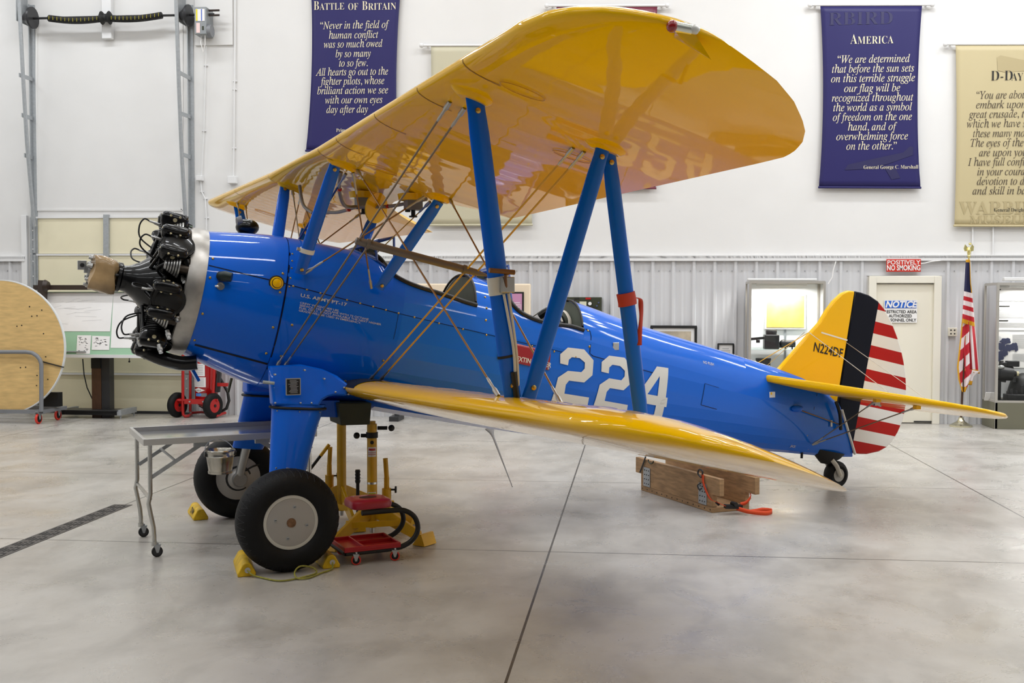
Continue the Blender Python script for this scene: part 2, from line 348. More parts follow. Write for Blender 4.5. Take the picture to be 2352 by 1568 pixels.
p0, p1 = wp(446, 16, .3), wp(474, 78, .3); t = thing('door_opener', 'grey steel garage door opener box with warning stickers', 'door opener', (p0.x, WY-.3, p1.z))
b = MB(); cx_, cz_ = (p0.x+p1.x)/2, (p0.z+p1.z)/2; hx, hz = p1.x-p0.x, p0.z-p1.z
b.box((cx_, WY-.17, cz_), (hx, .26, hz)); b.build('case', mat('opener_grey', (140, 144, 146), .4, .3), t, bevel=.006)
b = MB(); b.box((cx_, WY-.302, cz_+hz*.2), (hx*.75, .006, hz*.44)); b.box((cx_-hx*.28, WY-.306, cz_+hz*.2), (hx*.13, .004, hz*.42), mi=1); b.box((cx_+hx*.12, WY-.306, cz_+hz*.2), (hx*.07, .004, hz*.42), mi=2); b.box((cx_-hx*.18, WY-.302, cz_-hz*.27), (hx*.3, .006, hz*.36), mi=3); b.box((cx_+hx*.22, WY-.302, cz_-hz*.28), (hx*.14, .006, hz*.14), mi=4)
b.build('warning_sticker', [PAPER, mat('sticker_yellow', (226, 214, 60), .5), mat('sticker_blue', (60, 96, 190), .5), mat('sticker_pink', (236, 208, 204), .6), OLIVE], t)
b = MB(); b.cyl((cx_+hx*.5, WY-.2, cz_-hz*.33), (cx_+hx*.5+.05, WY-.2, cz_-hz*.33), .1, .09); b.build('motor', GREY, t)
for dz in (.19, .12):
    MB().cyl((cx_+hx*.5, WY-.2, cz_+dz-.02), (cx_+hx*.5+.16, WY-.2, cz_+dz-.02), .016, n=8).build('output_shaft', BROWN, t)
b = MB(); b.tube([(cx_+.05, WY-.25, cz_-hz/2), (cx_+.05, WY-.25, cz_-hz/2-.14), (cx_+.02, WY-.25, cz_-hz/2-.25), (cx_-.02, WY-.24, cz_-hz/2-.12), (cx_-.02, WY-.22, cz_-hz/2)], .006, 6); b.build('cable', PAPER, t)
def conduit(pts, r, label, nm='conduit'):
    b = MB(); ps = [wp(x, y, .03) for x, y in pts]; b.tube(ps, r, 8)
    for p in ps[1:-1]: b.cyl(p-V((.03, -.02, 0)), p+V((.03, .02, 0)), .012, n=6)
    return tag(b.build(nm, TRIMW, loc=ps[-1]), label, 'conduit')
def jbox(px, py, wpx, hpx, label):
    p = wp(px, py); b = MB(); b.box((p.x, WY-.05, p.z), (wpx/157, .1, hpx/157)); tag(b.build('junction_box', TRIMW, loc=(p.x, WY, p.z), bevel=.006), label, 'junction box')
conduit([(540, -5), (539, 186), (538, 205), (537, 340), (536, 404)], .012, 'thin white conduit running down the wall from beside the opener board')
conduit([(474, 106), (472, 150), (468, 300), (463, 404)], .007, 'thin white cable dropping from the grey opener box')
conduit([(461, 416), (463, 440), (471, 456), (474, 500), (474, 588)], .011, 'white conduit bending down below the small switch box')
jbox(462, 410, 14, 12, 'small white switch box below the opener cable'); jbox(537, 414, 19, 17, 'white junction box on the wall above the biplane nose')
conduit([(2234, 519), (2234, 592)], .012, 'left of two white conduits below the tan banner'); conduit([(2281, 519), (2281, 592)], .012, 'right of two white conduits below the tan banner')
# ------------------------------------------------------------------ banners
def banner(c4, m, label, rod=True, waist=.035, ends=(1, 1)):
    tl, tr, br, bl = [wp(x, y, .07) for x, y in c4]; t = thing('banner', label, 'banner', ((bl.x+br.x)/2, WY-.05, bl.z))
    rows = []; n, k = 26, 20
    for i in range(n+1):
        v = i/n; a, c = tl.lerp(bl, v), tr.lerp(br, v); w_ = waist*(1-(2*v-1)**2)**1.0
        if v > .94 and waist: w_ *= .6
        rows.append([a.lerp(c, w_+(1-2*w_)*j/k)+V((0, .004*math.sin(j*.9+v*3)*math.sin(PI*v), 0)) for j in range(k+1)])
    b = MB(); b.grid(rows); b.build('cloth', m, t, solid=.003)
    b = MB(); b.cyl(bl+V((-.01, 0, 0)), br+V((.01, 0, 0)), .016, n=10); b.build('bottom_bar', m, t)
    if rod:
        b = MB(); e0, e1 = tl-X_*.11, tr+X_*.11; b.cyl(e0, e1, .018, n=10)
        for e, s, on in ((e0, -1, ends[0]), (e1, 1, ends[1])):
            if on: b.ball(e+X_*s*.03, .036, 10); b.cyl(e-X_*s*.05+V((0, 0, -.0)), e-X_*s*.05+V((0, .06, 0)), .014, n=8)
        b.build('rod', TRIMW, t)
    return t
def btext(t, s, cx_, base, wpx, size, m, fn=it, align='CENTER', left=None, bold=0.0, off=.0775, line=1.0):
    p = wp(cx_ if left is None else left, base, off); return text(t, s, p, X_, Z_, size, m, fn, 'lettering', 'CENTER' if left is None else 'LEFT', wpx/157 if wpx else None, line, bold=bold)
def smallcaps(t, words, x, base, big, m):
    b = MB()
    for s, x0, x1, h in words:
        vs, fs = text_mesh(s, bo, align='LEFT', bold=-.012); p = wp(x0, base, .0775); kx = (x1-x0)/157/max(v.x for v in vs); b.add([p+X_*(v.x*kx)+Z_*(v.y*h) for v in vs], fs)
    b.build('heading', m, t)
t = banner(((1884, 11), (2118, 11), (2114, 431), (1881, 430)), BANB, 'navy blue banner headed AMERICA hanging on the white wall')
smallcaps(t, [('A', 1953, 1968, .2), ('MERICA', 1969, 2047, .155)], 0, 101, 0, CREAML)
for (s, x0, x1), y in zip([('“We are determined', 1923, 2079), ('that before the sun sets', 1911, 2088), ('on this terrible struggle', 1909, 2090), ('our flag will be', 1939, 2060), ('recognized throughout', 1911, 2087), ('the world as a symbol', 1914, 2084), ('of freedom on the one', 1913, 2084), ('hand, and of', 1947, 2053), ('overwhelming force', 1921, 2076), ('on the other.”', 1944, 2053)], [145+22.1*i for i in range(10)]):
    btext(t, s, 0, y, x1-x0, .155, CREAML, left=x0, bold=.0)
btext(t, 'General George C. Marshall', 0, 388, 118, .075, CREAML, bo, left=1983, bold=-.01)
btext(t, 'RBIRD', 0, 58, 138, .26, BANBD, bo, left=1902, off=.0765, bold=-.012)
b = MB()      # faint printed aeroplane
for poly in ([(1940, 390), (1948, 378), (2000, 366), (2075, 350), (2090, 336), (2098, 338), (2096, 356), (2040, 376), (1990, 388)], [(2030, 382), (2052, 378), (2068, 408), (2048, 412)]):
    b.add([wp(x, y, .0763) for x, y in poly], [tuple(range(len(poly)))])
b.build('printed_aeroplane', BANBD, t)
t = banner(((714, -42), (922, -42), (914, 346), (703, 346)), BANB, 'navy blue banner headed BATTLE OF BRITAIN hanging behind the upper wing')
smallcaps(t, [('B', 720, 733, .19), ('ATTLE', 734, 792, .145), ('OF', 799, 823, .145), ('B', 831, 844, .19), ('RITAIN', 845, 911, .145)], 0, 23, 0, CREAML)
for (s, x0, x1), y in zip([('“Never in the field of', 735, 897), ('human conflict', 755, 871), ('was so much owed', 744, 882), ('by so many', 771, 854), ('to so few.', 779, 846), ('All hearts go out to the', 727, 898), ('fighter pilots, whose', 738, 889), ('brilliant action we see', 729, 896), ('with our own eyes', 747, 882), ('day after day', 750, 848)], [67, 89, 110, 131.5, 153, 174, 195, 216.5, 238, 259.5]):
    btext(t, s, 0, y, x1-x0, .155, CREAML, left=x0, bold=.0)
btext(t, 'Prime Minister', 0, 303, 64, .075, CREAML, bo, left=772, bold=-.01)
t = banner(((2195, 101), (2430, 101), (2428, 519), (2192, 518)), BANT, 'tan banner headed D-DAY cut off by the right edge of the photo', waist=.015, ends=(1, 1))
smallcaps(t, [('D-D', 2275, 2322, .2), ('AY', 2323, 2348, .155)], 0, 185, 0, INK)
for (s, x0, x1), y in zip([('“You are about to', 2242, 2372), ('embark upon the', 2242, 2378), ('great crusade, toward', 2227, 2392), ('which we have striven', 2221, 2388), ('these many months.', 2235, 2380), ('The eyes of the world', 2228, 2388), ('are upon you....', 2249, 2368), ('I have full confidence', 2224, 2388), ('in your courage,', 2245, 2366), ('devotion to duty', 2244, 2368), ('and skill in battle.', 2234, 2376)], [227+21.95*i for i in range(11)]):
    btext(t, s, 0, y, x1-x0, .155, mat('dark_brown_lettering', (70, 58, 46), .6), left=x0, bold=.0)
btext(t, 'General Dwight D. Eisenhower', 0, 486, 128, .075, INK, bo, left=2283, bold=-.01)
btext(t, 'WARBIRD', 0, 492, 190, .26, BANTD, bo, left=2203, off=.0765); btext(t, 'MUSEUM', 0, 514, 140, .17, BANTD, bo, left=2226, off=.0765)
b = MB(); q = [(2290, 132), (2298, 127), (2352, 138), (2400, 146), (2400, 160), (2310, 166), (2292, 162)]; b.add([wp(x, y, .0763) for x, y in q], [tuple(range(len(q)))]); b.build('printed_aeroplane', BANTD, t)
banner(((990, 104), (1226, 104), (1222, 516), (986, 517)), BANT2, 'pale tan banner mostly hidden behind the yellow upper wing', waist=.01)
banner(((1278, 13), (1510, 13), (1506, 432), (1276, 432)), BANR, 'maroon banner peeking out above the yellow upper wing', waist=.02)
# ------------------------------------------------------------------ wall signs and fittings
t = thing('warning_sign', 'red sign reading POSITIVELY NO SMOKING above the ivory door', 'sign', wp(2075, 608, .07))
p0, p1 = wp(2036, 595, .09), wp(2115, 624, .09); b = MB(); b.box(((p0+p1)/2), (p1.x-p0.x, .012, p0.z-p1.z)); b.build('plate', mat('sign_red', (204, 52, 38), .4), t, bevel=.004)
text(t, 'POSITIVELY', wp(2075.5, 607, .1), X_, Z_, .085, PAPER, width=71/157, bold=.012); text(t, 'NO SMOKING', wp(2075.5, 620.5, .1), X_, Z_, .105, PAPER, width=72/157, bold=.022)
t = thing('notice_sign', 'white and blue NOTICE restricted area sign stuck on the ivory door', 'sign', wp(2068, 715, .04))
p0, p1 = wp(2031, 689, .05), wp(2106, 741, .05); b = MB(); b.box((p0+p1)/2, (p1.x-p0.x, .006, p0.z-p1.z)); b.build('sheet', PAPER, t)
p0, p1 = wp(2033, 690.5, .055), wp(2104.5, 707.5, .055); b = MB(); b.box((p0+p1)/2, (p1.x-p0.x, .006, p0.z-p1.z)); b.build('heading_band', mat('notice_blue', (34, 98, 200), .45), t)
text(t, 'NOTICE', wp(2068.5, 705.5, .062), X_, Z_, .125, PAPER, width=66/157, bold=.035, slant=.25)
for s, x0, x1, y in (('RESTRICTED AREA', 2033, 2103, 719), ('AUTHORIZED', 2043, 2093, 728.5), ('PERSONNEL ONLY', 2033, 2102, 738)): text(t, s, wp((x0+x1)/2, y, .056), X_, Z_, .06, INK, width=(x1-x0)/157, bold=.02)
t = thing('outlet_box', 'beige four hole outlet box on the ribbed wall right of the door', 'outlet', wp(2187, 762, .04))
p = wp(2187, 762, .05); b = MB(); b.box(p, (.118, .06, .12)); b.build('box', mat('outlet_beige', (214, 208, 192), .5), t, bevel=.006)
for dx in (-.025, .025):
    for dz in (-.025, .025): MB().cyl(p+V((dx, -.032, dz)), p+V((dx, -.028, dz)), .011, n=10).build('socket', BLACK, t)
def cord(pts, label):
    b = MB(); b.tube([wp(x, y, .09) for x, y in pts], .008, 6); tag(b.build('power_cord', PAPER, loc=wp(*pts[-1])), label, 'cord')
cord([(2115, 605), (2125, 604), (2140, 600), (2160, 598)], 'white cord looping from the right side of the red sign')
cord([(1920, 600), (1914, 620), (1912, 636), (1902, 652)], 'white cord hanging down the ribbed wall above the lit display case')
def frame(x0, y0, x1, y1, label, bw, inner, fm=BLACK, cat='picture', mtt=None):
    p0, p1 = wp(x0, y0, .06), wp(x1, y1, .06); t = thing('picture_frame', label, cat, ((p0.x+p1.x)/2, WY-.05, p1.z)); b = MB(); cx_, cz_, W_, H_ = (p0.x+p1.x)/2, (p0.z+p1.z)/2, p1.x-p0.x, p0.z-p1.z
    for c, d in (((cx_, 0, p0.z-bw/2), (W_, bw)), ((cx_, 0, p1.z+bw/2), (W_, bw)), ((p0.x+bw/2, 0, cz_), (bw, H_-2*bw)), ((p1.x-bw/2, 0, cz_), (bw, H_-2*bw))): b.box((c[0], WY-.07, c[2]), (d[0], .03, d[1]))
    b.build('frame', fm, t, bevel=.004); b = MB(); b.box((cx_, WY-.06, cz_), (W_-2*bw, .006, H_-2*bw)); b.build('mat_board', mtt or PAPER, t)
    if inner:
        k, m = inner; b = MB(); b.box((cx_, WY-.066, cz_+.0), (W_-2*bw-2*k, .006, H_-2*bw-2*k)); b.build('print', m, t)
    return t
frame(1494, 747, 1600, 850, 'wide black framed photograph with white mat on the ribbed wall', .035, (.05, mat('sepia_photo', (178, 166, 146), .3, noise=.4, nscale=5)))
t = frame(1648, 788, 1685, 846, 'small narrow black framed certificate on the ribbed wall', .02, None)
b = MB()
for k in range(8):
    p = wp(1656, 800+k*5, .068); b.box((p.x+.065, p.y, p.z), (.13 if k else .09, .003, .008))
b.build('printed_lines', INKG, t)
t = thing('radio_set', 'olive drab radio panel with white dials on the ribbed wall', 'radio', wp(1340, 780, .1))
p0, p1 = wp(1299, 682, .3), wp(1381, 790, .3); b = MB(); b.box(((p0.x+p1.x)/2, WY-.16, (p0.z+p1.z)/2), (p1.x-p0.x, .28, p0.z-p1.z)); b.build('case', OLIVE, t, bevel=.008)
b = MB(); p = wp(1339, 697, .31); b.box(p, (.1, .012, .06)); b.build('display', mat('dial_cream', (216, 214, 190), .4), t)
b = MB(); p = wp(1355, 697, .3); b.cyl(p, p-V((0, .02, 0)), .032, n=18); b.cyl(p-V((0, .02, 0)), p-V((0, .024, 0)), .025, n=18, mi=1); b.build('gauge', [BLACK, PAPER], t)
b = MB(); p = wp(1351, 685.5, .305); b.box(p, (.075, .006, .026)); b.build('red_tag', REDP, t)
b = MB(); p = wp(1325, 685.5, .305); b.box(p, (.07, .006, .022)); b.build('maker_plate', BLACK, t)
for x, y in ((1363, 709), (1375, 695), (1311, 690), (1317, 690), (1322, 693), (1371, 702)):
    p = wp(x, y, .3); MB().cyl(p, p-V((0, .02, 0)), .012 if x != 1363 else .03, n=10).build('knob', BLACK if x == 1363 else CHROME, t)
# display board on a stand behind the cockpits
p0, p1 = wp(900, 651, .45), wp(1219, 800, .45); Y0 = WY-.45
t = thing('display_board', 'cream display board on a grey footed stand behind the cockpits', 'display board', ((p0.x+p1.x)/2, Y0, 0))
b = MB(); b.box(((p0.x+p1.x)/2, Y0, (p0.z+.55)/2+.0), (p1.x-p0.x, .04, p0.z-.55)); b.build('panel', mat('board_cream', (232, 214, 188), .7), t, bevel=.03)
for px in (911, 1205):
    x = at(px, 950, Y0).x; b = MB(); b.box((x, Y0+.03, .35), (.07, .03, .6)); b.box((x, Y0, .035), (.14, .38, .07)); b.build('stand_foot', DSTEEL, t, bevel=.004)
px0, px1 = at(1100, 670, Y0-.03), at(1203, 760, Y0-.03); t2 = thing('picture_frame', 'pink print in a thin black frame leaning on the cream display board', 'picture', ((px0.x+px1.x)/2, Y0-.03, px1.z))
b = MB(); cx_, cz_, W_, H_ = (px0.x+px1.x)/2, (px0.z+px1.z)/2, px1.x-px0.x, px0.z-px1.z
b.box((cx_, Y0-.03, cz_), (W_, .015, H_)); b.build('frame', BLACK, t2)
b = MB(); b.box((cx_, Y0-.041, cz_), (W_-.05, .008, H_-.05)); b.build('print', mat('pink_print', (198, 140, 176), .4), t2)
b = MB()
for k in range(3): b.box((cx_+W_*.33, Y0-.047, cz_+H_*.22-k*.03), (W_*.18, .002, .01))
for dx in (.2, .44): b.box((cx_+W_*dx, Y0-.047, cz_-.05), (.004, .002, H_*.55))
b.build('printed_lines', PAPER, t2)
# ------------------------------------------------------------------ display cases, flag
CASEF = mat('case_aluminium', (190, 186, 178), .4, .5); CASEB = mat('case_back_white', (238, 239, 240), .5); FELT = mat('olive_laminate', (112, 110, 92), .6)
GUN = mat('gunmetal', (50, 50, 52), .42, .4, noise=.2, nscale=20)
def case(x0, x1, Y0, Y1, zb, zt, label, base_m, shelf=None, mull=None):
    t = thing('display_case', label, 'display case', ((x0+x1)/2, (Y0+Y1)/2, 0)); cx_, cy_ = (x0+x1)/2, (Y0+Y1)/2
    b = MB(); b.box((cx_, cy_, zb/2), (x1-x0, Y1-Y0, zb)); b.build('plinth', base_m, t, bevel=.004)
    b = MB(); b.box((cx_, Y1-.012, (zb+zt)/2), (x1-x0-.03, .015, zt-zb)); b.build('back_panel', CASEB, t)
    b = MB()
    for x in (x0+.016, x1-.016):
        for y in (Y0+.016, Y1-.016): b.box((x, y, (zt+(0 if y == Y0+.016 else zb))/2), (.032, .032, zt-(0 if y == Y0+.016 else zb)))
    for z in (zt-.014, zb+.012):
        b.box((cx_, Y0+.016, z), (x1-x0-.06, .03, .028)); b.box((cx_, Y1-.016, z), (x1-x0-.06, .03, .028))
        for x in (x0+.016, x1-.016): b.box((x, cy_, z), (.03, Y1-Y0-.06, .028))
    b.build('frame', CASEF, t)
    b = MB(); b.box((cx_, cy_, zt+.004), (x1-x0-.02, Y1-Y0-.02, .008)); b.build('top_panel', CASEF, t)
    b = MB(); q4(b, [(x0+.03, Y0+.012, zb+.02), (x1-.03, Y0+.012, zb+.02), (x1-.03, Y0+.012, zt-.02), (x0+.03, Y0+.012, zt-.02)]); b.build('front_glass', GLASS, t)
    for x in (x0+.012, x1-.012):
        b = MB(); q4(b, [(x, Y0+.03, zb+.02), (x, Y1-.03, zb+.02), (x, Y1-.03, zt-.02), (x, Y0+.03, zt-.02)]); b.build('side_glass', GLASS, t)
    if shelf:
        b = MB(); b.box((cx_, cy_, shelf), (x1-x0-.06, Y1-Y0-.08, .008)); b.build('shelf', mat('shelf_glass', (196, 216, 210), .1, alpha=.55), t)
    if mull:
        b = MB(); b.box((mull, Y1-.026, (zb+zt)/2-.25), (.03, .012, zt-zb-.55)); b.build('shelf_rail', STEEL, t)
    return t
def tube_lamp(x0, x1, y, z, watts, parent_t):
    b = MB(); b.box(((x0+x1)/2, y, z), (x1-x0, .08, .035)); b.build('lamp_housing', TRIMW, parent_t)
    area('case_lamp', (x0+x1)/2, y, z-.05, x1-x0-.05, .05, watts, (1, .98, .95))
# lit case between the cockpits and the fin
A0, A1 = at(1721, 660, WY-.62), at(1897, 646, WY-.62)
t = case(A0.x, A1.x, WY-.62, WY-.12, .55, A1.z, 'brightly lit glass display case left of the yellow fin', FELT, shelf=at(1800, 802, WY-.4).z, mull=at(1803, 800, WY-.14).x)
tube_lamp(A0.x+.12, A1.x-.22, WY-.36, A1.z-.04, 22, t)
b = MB(); b.box(((A0.x+A1.x)/2-.05, WY-.4, A1.z+.03), (.95, .14, .03)); b.build('lamp_cover', TRIMW, t, bevel=.008)
p0, p1 = at(1757, 675, WY-.16), at(1850, 756, WY-.16); t = thing('framed_map', 'yellow aerial map in a white frame inside the lit display case', 'picture', ((p0.x+p1.x)/2, WY-.16, p1.z))
b = MB(); b.box((p0+p1)/2, (p1.x-p0.x, .02, p0.z-p1.z)); b.build('frame', WHITEP, t)
b = MB(); b.box((p0+p1)/2-V((0, .012, 0)), (p1.x-p0.x-.05, .006, p0.z-p1.z-.05)); b.build('map_print', mat('yellow_map', (238, 196, 104), .6, noise=.3, nscale=6), t)
SH = at(1800, 802, WY-.4).z+.004; ys = WY-.37
def sx(px): return at(px, 800, ys).x
t = thing('camera_body', 'large dark boxy aerial camera on the glass shelf', 'camera', (sx(1771), ys, SH))
x0, x1 = sx(1754), sx(1788); b = MB(); b.box(((x0+x1)/2, ys, SH+.1), (x1-x0, .2, .2)); b.build('body', GUN, t, bevel=.012)
b = MB(); b.lathe(((x0+x1)/2+.0, ys, SH+.2), (.02, 0, 1), [(0, .075), (.05, .08), (.065, .07)], 20); b.build('lens_drum', GUN, t)
b = MB(); b.beam((x0+.01, ys, SH+.155), (x0-.19, ys, SH+.135), .05, .035); b.box((x0-.08, ys, SH+.105), (.05, .03, .04)); b.build('handle_arm', GUN, t)
t = thing('bomb_sight', 'small dark instrument with a knob on the glass shelf beside the boxy camera', 'instrument', (sx(1815), ys, SH))
x0, x1 = sx(1799), sx(1826); b = MB(); b.cyl((x0, ys, SH+.075), (x1, ys, SH+.075), .05, .05, 14); b.ball((x0, ys, SH+.075), .058, 12); b.cyl((x0-.06, ys, SH+.035), (x0, ys, SH+.035), .018, n=8); b.build('body', GUN, t)
b = MB()
for x in (x0+.03, x1-.04): b.box((x, ys, SH+.015), (.012, .08, .03))
b.build('foot', GUN, t)
z0 = .55; p = at(1753, 840, ys); b = MB(); b.lathe((p.x, ys, z0), (0, 0, at(1753, 822, ys).z-z0), [(0, .95*.1), (.9, .1), (.93, .108), (1, .108)], 24, unit=True); tag(b.build('round_canister', GUN, loc=(p.x, ys, z0)), 'dark round canister standing below the glass shelf', 'canister')
# tall case at the right edge
Bx0, BY0 = 4.93, 15.0; bz = fl(2270, 982).y; p = at(2270, 925, BY0)
t = case(Bx0, Bx0+1.3, BY0, WY-.06, at(2300, 924, BY0).z, at(2300, 650, BY0).z, 'tall glass display case at the right edge of the photo', FELT)
tube_lamp(Bx0+.25, Bx0+1.1, BY0+.3, at(2300, 650, BY0).z-.035, 18, t)
b = MB(); b.box((at(2345, 645, BY0).x, BY0+.25, at(2345, 645, BY0).z+.03), (.3, .1, .05)); b.build('lamp_cover', TRIMW, t, bevel=.01)
zb = at(2300, 924, BY0).z; yb = WY-.09
def poster(y0, y1, label, dia=False):
    a, c = at(2268, y0, yb), at(2420, y1, yb); t = thing('info_panel', label, 'poster', ((a.x+c.x)/2, yb, c.z)); x1 = min(c.x, Bx0+1.24)
    b = MB(); b.box(((a.x+x1)/2, yb, (a.z+c.z)/2), (x1-a.x, .012, a.z-c.z-.01)); b.build('sheet', PAPER, t); return t, a, x1
def lines(t, blocks, x0, x1, head):
    b, h = MB(), MB()
    for ya, yc in blocks:
        y = ya
        while y < yc:
            p = at(x0, y, yb-.009); e = x1-random.uniform(.0, .08); b.box(((p.x+e)/2, p.y, p.z), (e-p.x, .002, .0035)); y += 2.3
    for y, wd in head: p = at(x0, y, yb-.009); h.box((p.x+wd/2, p.y, p.z), (wd, .002, .016))
    b.build('body_text', INKG, t); h.build('heading', INK, t)
t, a, x1 = poster(658, 692, 'topmost text panel in the right display case'); lines(t, [(670, 685)], 2275, x1-.12, [(665, .14)])
t, a, x1 = poster(694, 759, 'text panel with two headings in the right display case'); lines(t, [(709, 731), (741, 752)], 2275, x1-.12, [(703, .26), (736, .24)])
t, a, x1 = poster(761, 846, 'diagram poster of a dark bombsight in the right display case'); lines(t, [(770, 790), (800, 815)], 2275, a.x+.2, []); lines(t, [(768, 800), (812, 830)], 2326, x1-.25, [])
NAVG = mat('bombsight_print', (52, 56, 84), .5)
b = MB()
for cxp, cyp, rx, ry in ((2310, 783, 13, 7), (2300, 795, 11, 9), (2319, 798, 12, 8), (2295, 817, 12, 12), (2308, 809, 8, 9), (2330, 792, 8, 5), (2334, 800, 5, 7)):
    o_ = random.uniform(0, 1); b.add([at(cxp+rx*(.85+.15*((k*7) % 3))*math.cos(k*PI/8), cyp+ry*(.85+.15*((k*5) % 3))*math.sin(k*PI/8), yb-.010-o_*.002) for k in range(16)], [tuple(range(16))])
b.build('printed_bombsight', NAVG, t)
yi = BY0+.3; p = at(2296, 855, yi); t = thing('bombsight', 'black bombsight mounted on a thin post in the right display case', 'instrument', (p.x, yi, zb))
def ip(x, y): return at(x, y, yi)
b = MB(); b.cyl((p.x, yi, zb), (p.x, yi, ip(2296, 870).z), .022, n=12); b.box((p.x, yi, zb+.008), (.12, .12, .016)); b.build('post', BLACK, t)
b = MB(); b.cyl(ip(2292, 855), ip(2324, 858), .108, .1, 18); b.ball(ip(2292, 855), .11, 14, sc=(1, .95, 1)); b.build('gyro_body', GUN, t)
b = MB(); b.cyl(ip(2322, 858), ip(2336, 858), .055, .03, 12); b.cyl(ip(2334, 858), ip(2339, 858), .034, n=12, mi=1); b.build('lens', [GUN, mat('lens_cream', (210, 200, 160), .3)], t)
b = MB(); b.box(ip(2325, 835), (.16, .12, .08)); b.box(ip(2305, 836), (.1, .1, .05)); b.cyl(ip(2300, 838), ip(2300, 828), .03, n=10); b.build('sight_head', GUN, t, bevel=.008)
b = MB(); b.ball(ip(2294, 842)-V((0, .09, 0)), .045, 12, sc=(1.2, .4, .6)); b.build('name_plate', CHROME, t)
b = MB(); b.box(ip(2330, 872), (.03, .03, .06)); b.ball(ip(2331, 872), .02, 8); b.cyl(ip(2290, 872), ip(2310, 875), .02, n=8); b.build('adjuster', DSTEEL, t)
p = at(2338, 918, yi-.1); t = thing('gear_rack', 'low dark geared mechanism lying in the right display case', 'instrument', (p.x, yi-.1, zb)); yk = yi-.1
b = MB(); b.box((p.x+.02, yk, zb+.05), (.38, .2, .1)); b.build('base', GUN, t, bevel=.006)
for k, (dx, h) in enumerate(((-.14, .04), (-.08, .07), (-.02, .05), (.05, .12), (.11, .08))): MB().cyl((p.x+dx, yk, zb+.1), (p.x+dx, yk, zb+.1+h), .016+.004*(k % 2), n=10).build('gear_post', DSTEEL, t)
b = MB(); b.lathe((p.x+.13, yk+.2, zb), (0, 0, 1), [(0, .2), (.12, .2), (.3, .15), (.36, .07), (.38, 0.01)], 24); tag(b.build('domed_housing', BLACK, loc=(p.x+.13, yk+.2, zb)), 'black domed housing half hidden at the right edge inside the case', 'housing')
p = at(2276, 915, yi-.05); t = thing('tilted_card', 'small white card with a dark picture at the left of the right case', 'card', (p.x, yi-.05, zb))
b = MB(); R = Matrix.Rotation(.5, 3, 'X'); b.box((p.x, yi-.05, zb+.06), (.16, .01, .13), R); b.box((p.x, yi-.05-.006, zb+.08), (.12, .006, .06), R, 1); b.build('card', [PAPER, DSTEEL], t)
# flag on a stand
fb = fl(2207, 979); fy = fb.y; t = thing('flagpole', 'dark wooden flagpole with gold eagle standing right of the ivory door', 'flagpole', (fb.x, fy, 0))
def fp(x, y, o=0.0): return at(x, y, fy-o)
b = MB(); b.lathe((fb.x, fy, 0), Z_, [(0, .15), (.02, .155), (.035, .12), (.07, .06), (.1, .035), (.13, .03)], 28); b.build('base', mat('chrome_base', (214, 208, 180), .15, 1.0), t)
top = fp(2225, 600); b = MB(); b.cyl((fb.x, fy, .1), top, .016, n=12); b.cyl(V((fb.x, fy, .1)).lerp(top, .45), V((fb.x, fy, .1)).lerp(top, .53), .019, n=12, mi=1); b.build('pole', [mat('dark_wood_pole', (66, 42, 28), .4, coat=.3), BRASS], t)
GEM = mat('gilt', (232, 220, 150), .25, .8)
b = MB(); b.cyl(top, fp(2225.5, 590), .012, n=10); b.ball(fp(2225.5, 588), .024, 10); b.ball(fp(2225.5, 577), .035, 10, sc=(.8, .7, 1.9)); b.ball(fp(2228, 560), .02, 8); b.beam(fp(2228, 560), fp(2232, 559), .012, .012)
for s, pts in ((-1, [(2223, 568), (2217, 561), (2214, 570), (2216, 577), (2222, 576)]), (1, [(2228, 572), (2233, 561), (2237, 566), (2236, 576), (2231, 577)])): b.prism([fp(x, y, .015*s) for x, y in pts], (0, .02, 0))
b.build('eagle_finial', GEM, t)
FR = [mat('flag_navy', (32, 34, 72), .7), mat('flag_red', (186, 30, 44), .7), mat('flag_white', (228, 216, 216), .7), GOLD]
fo = fp(2225, 640, .05); t = thing('flag', 'red white and blue flag with gold fringe drooping from the pole', 'flag', (fo.x, fo.y, fo.z))
def cloth(left, right, folds, depth, off, colour, n=40, k=26):
    """left/right: polylines in photo rows; colour(u, v) -> slot"""
    def along(pl, v):
        d = [0]
        for a_, c_ in zip(pl, pl[1:]): d.append(d[-1]+math.dist(a_, c_))
        x = v*d[-1]
        for i in range(len(pl)-1):
            if x <= d[i+1]+1e-9:
                f_ = (x-d[i])/(d[i+1]-d[i]); return (pl[i][0]+(pl[i+1][0]-pl[i][0])*f_, pl[i][1]+(pl[i+1][1]-pl[i][1])*f_)
    b = MB(); rows = []
    for i in range(n+1):
        v = i/n; a_, c_ = along(left, v), along(right, v)
        rows.append([fp(a_[0]+(c_[0]-a_[0])*j/k, a_[1]+(c_[1]-a_[1])*j/k, off+depth*(.3+.7*v)*math.sin(folds*PI*j/k+v*1.5)) for j in range(k+1)])
    vs = [p for r in rows for p in r]; o = {}
    for i in range(n):
        for j in range(k): o.setdefault(colour((j+.5)/k, (i+.5)/n), []).append((i*(k+1)+j, i*(k+1)+j+1, (i+1)*(k+1)+j+1, (i+1)*(k+1)+j))
    base = len(b.v); b.v += [tuple(x) for x in vs]
    for c_, fs in o.items(): b.f += fs; b.m += [c_]*len(fs); b.sm += [True]*len(fs)
    return b
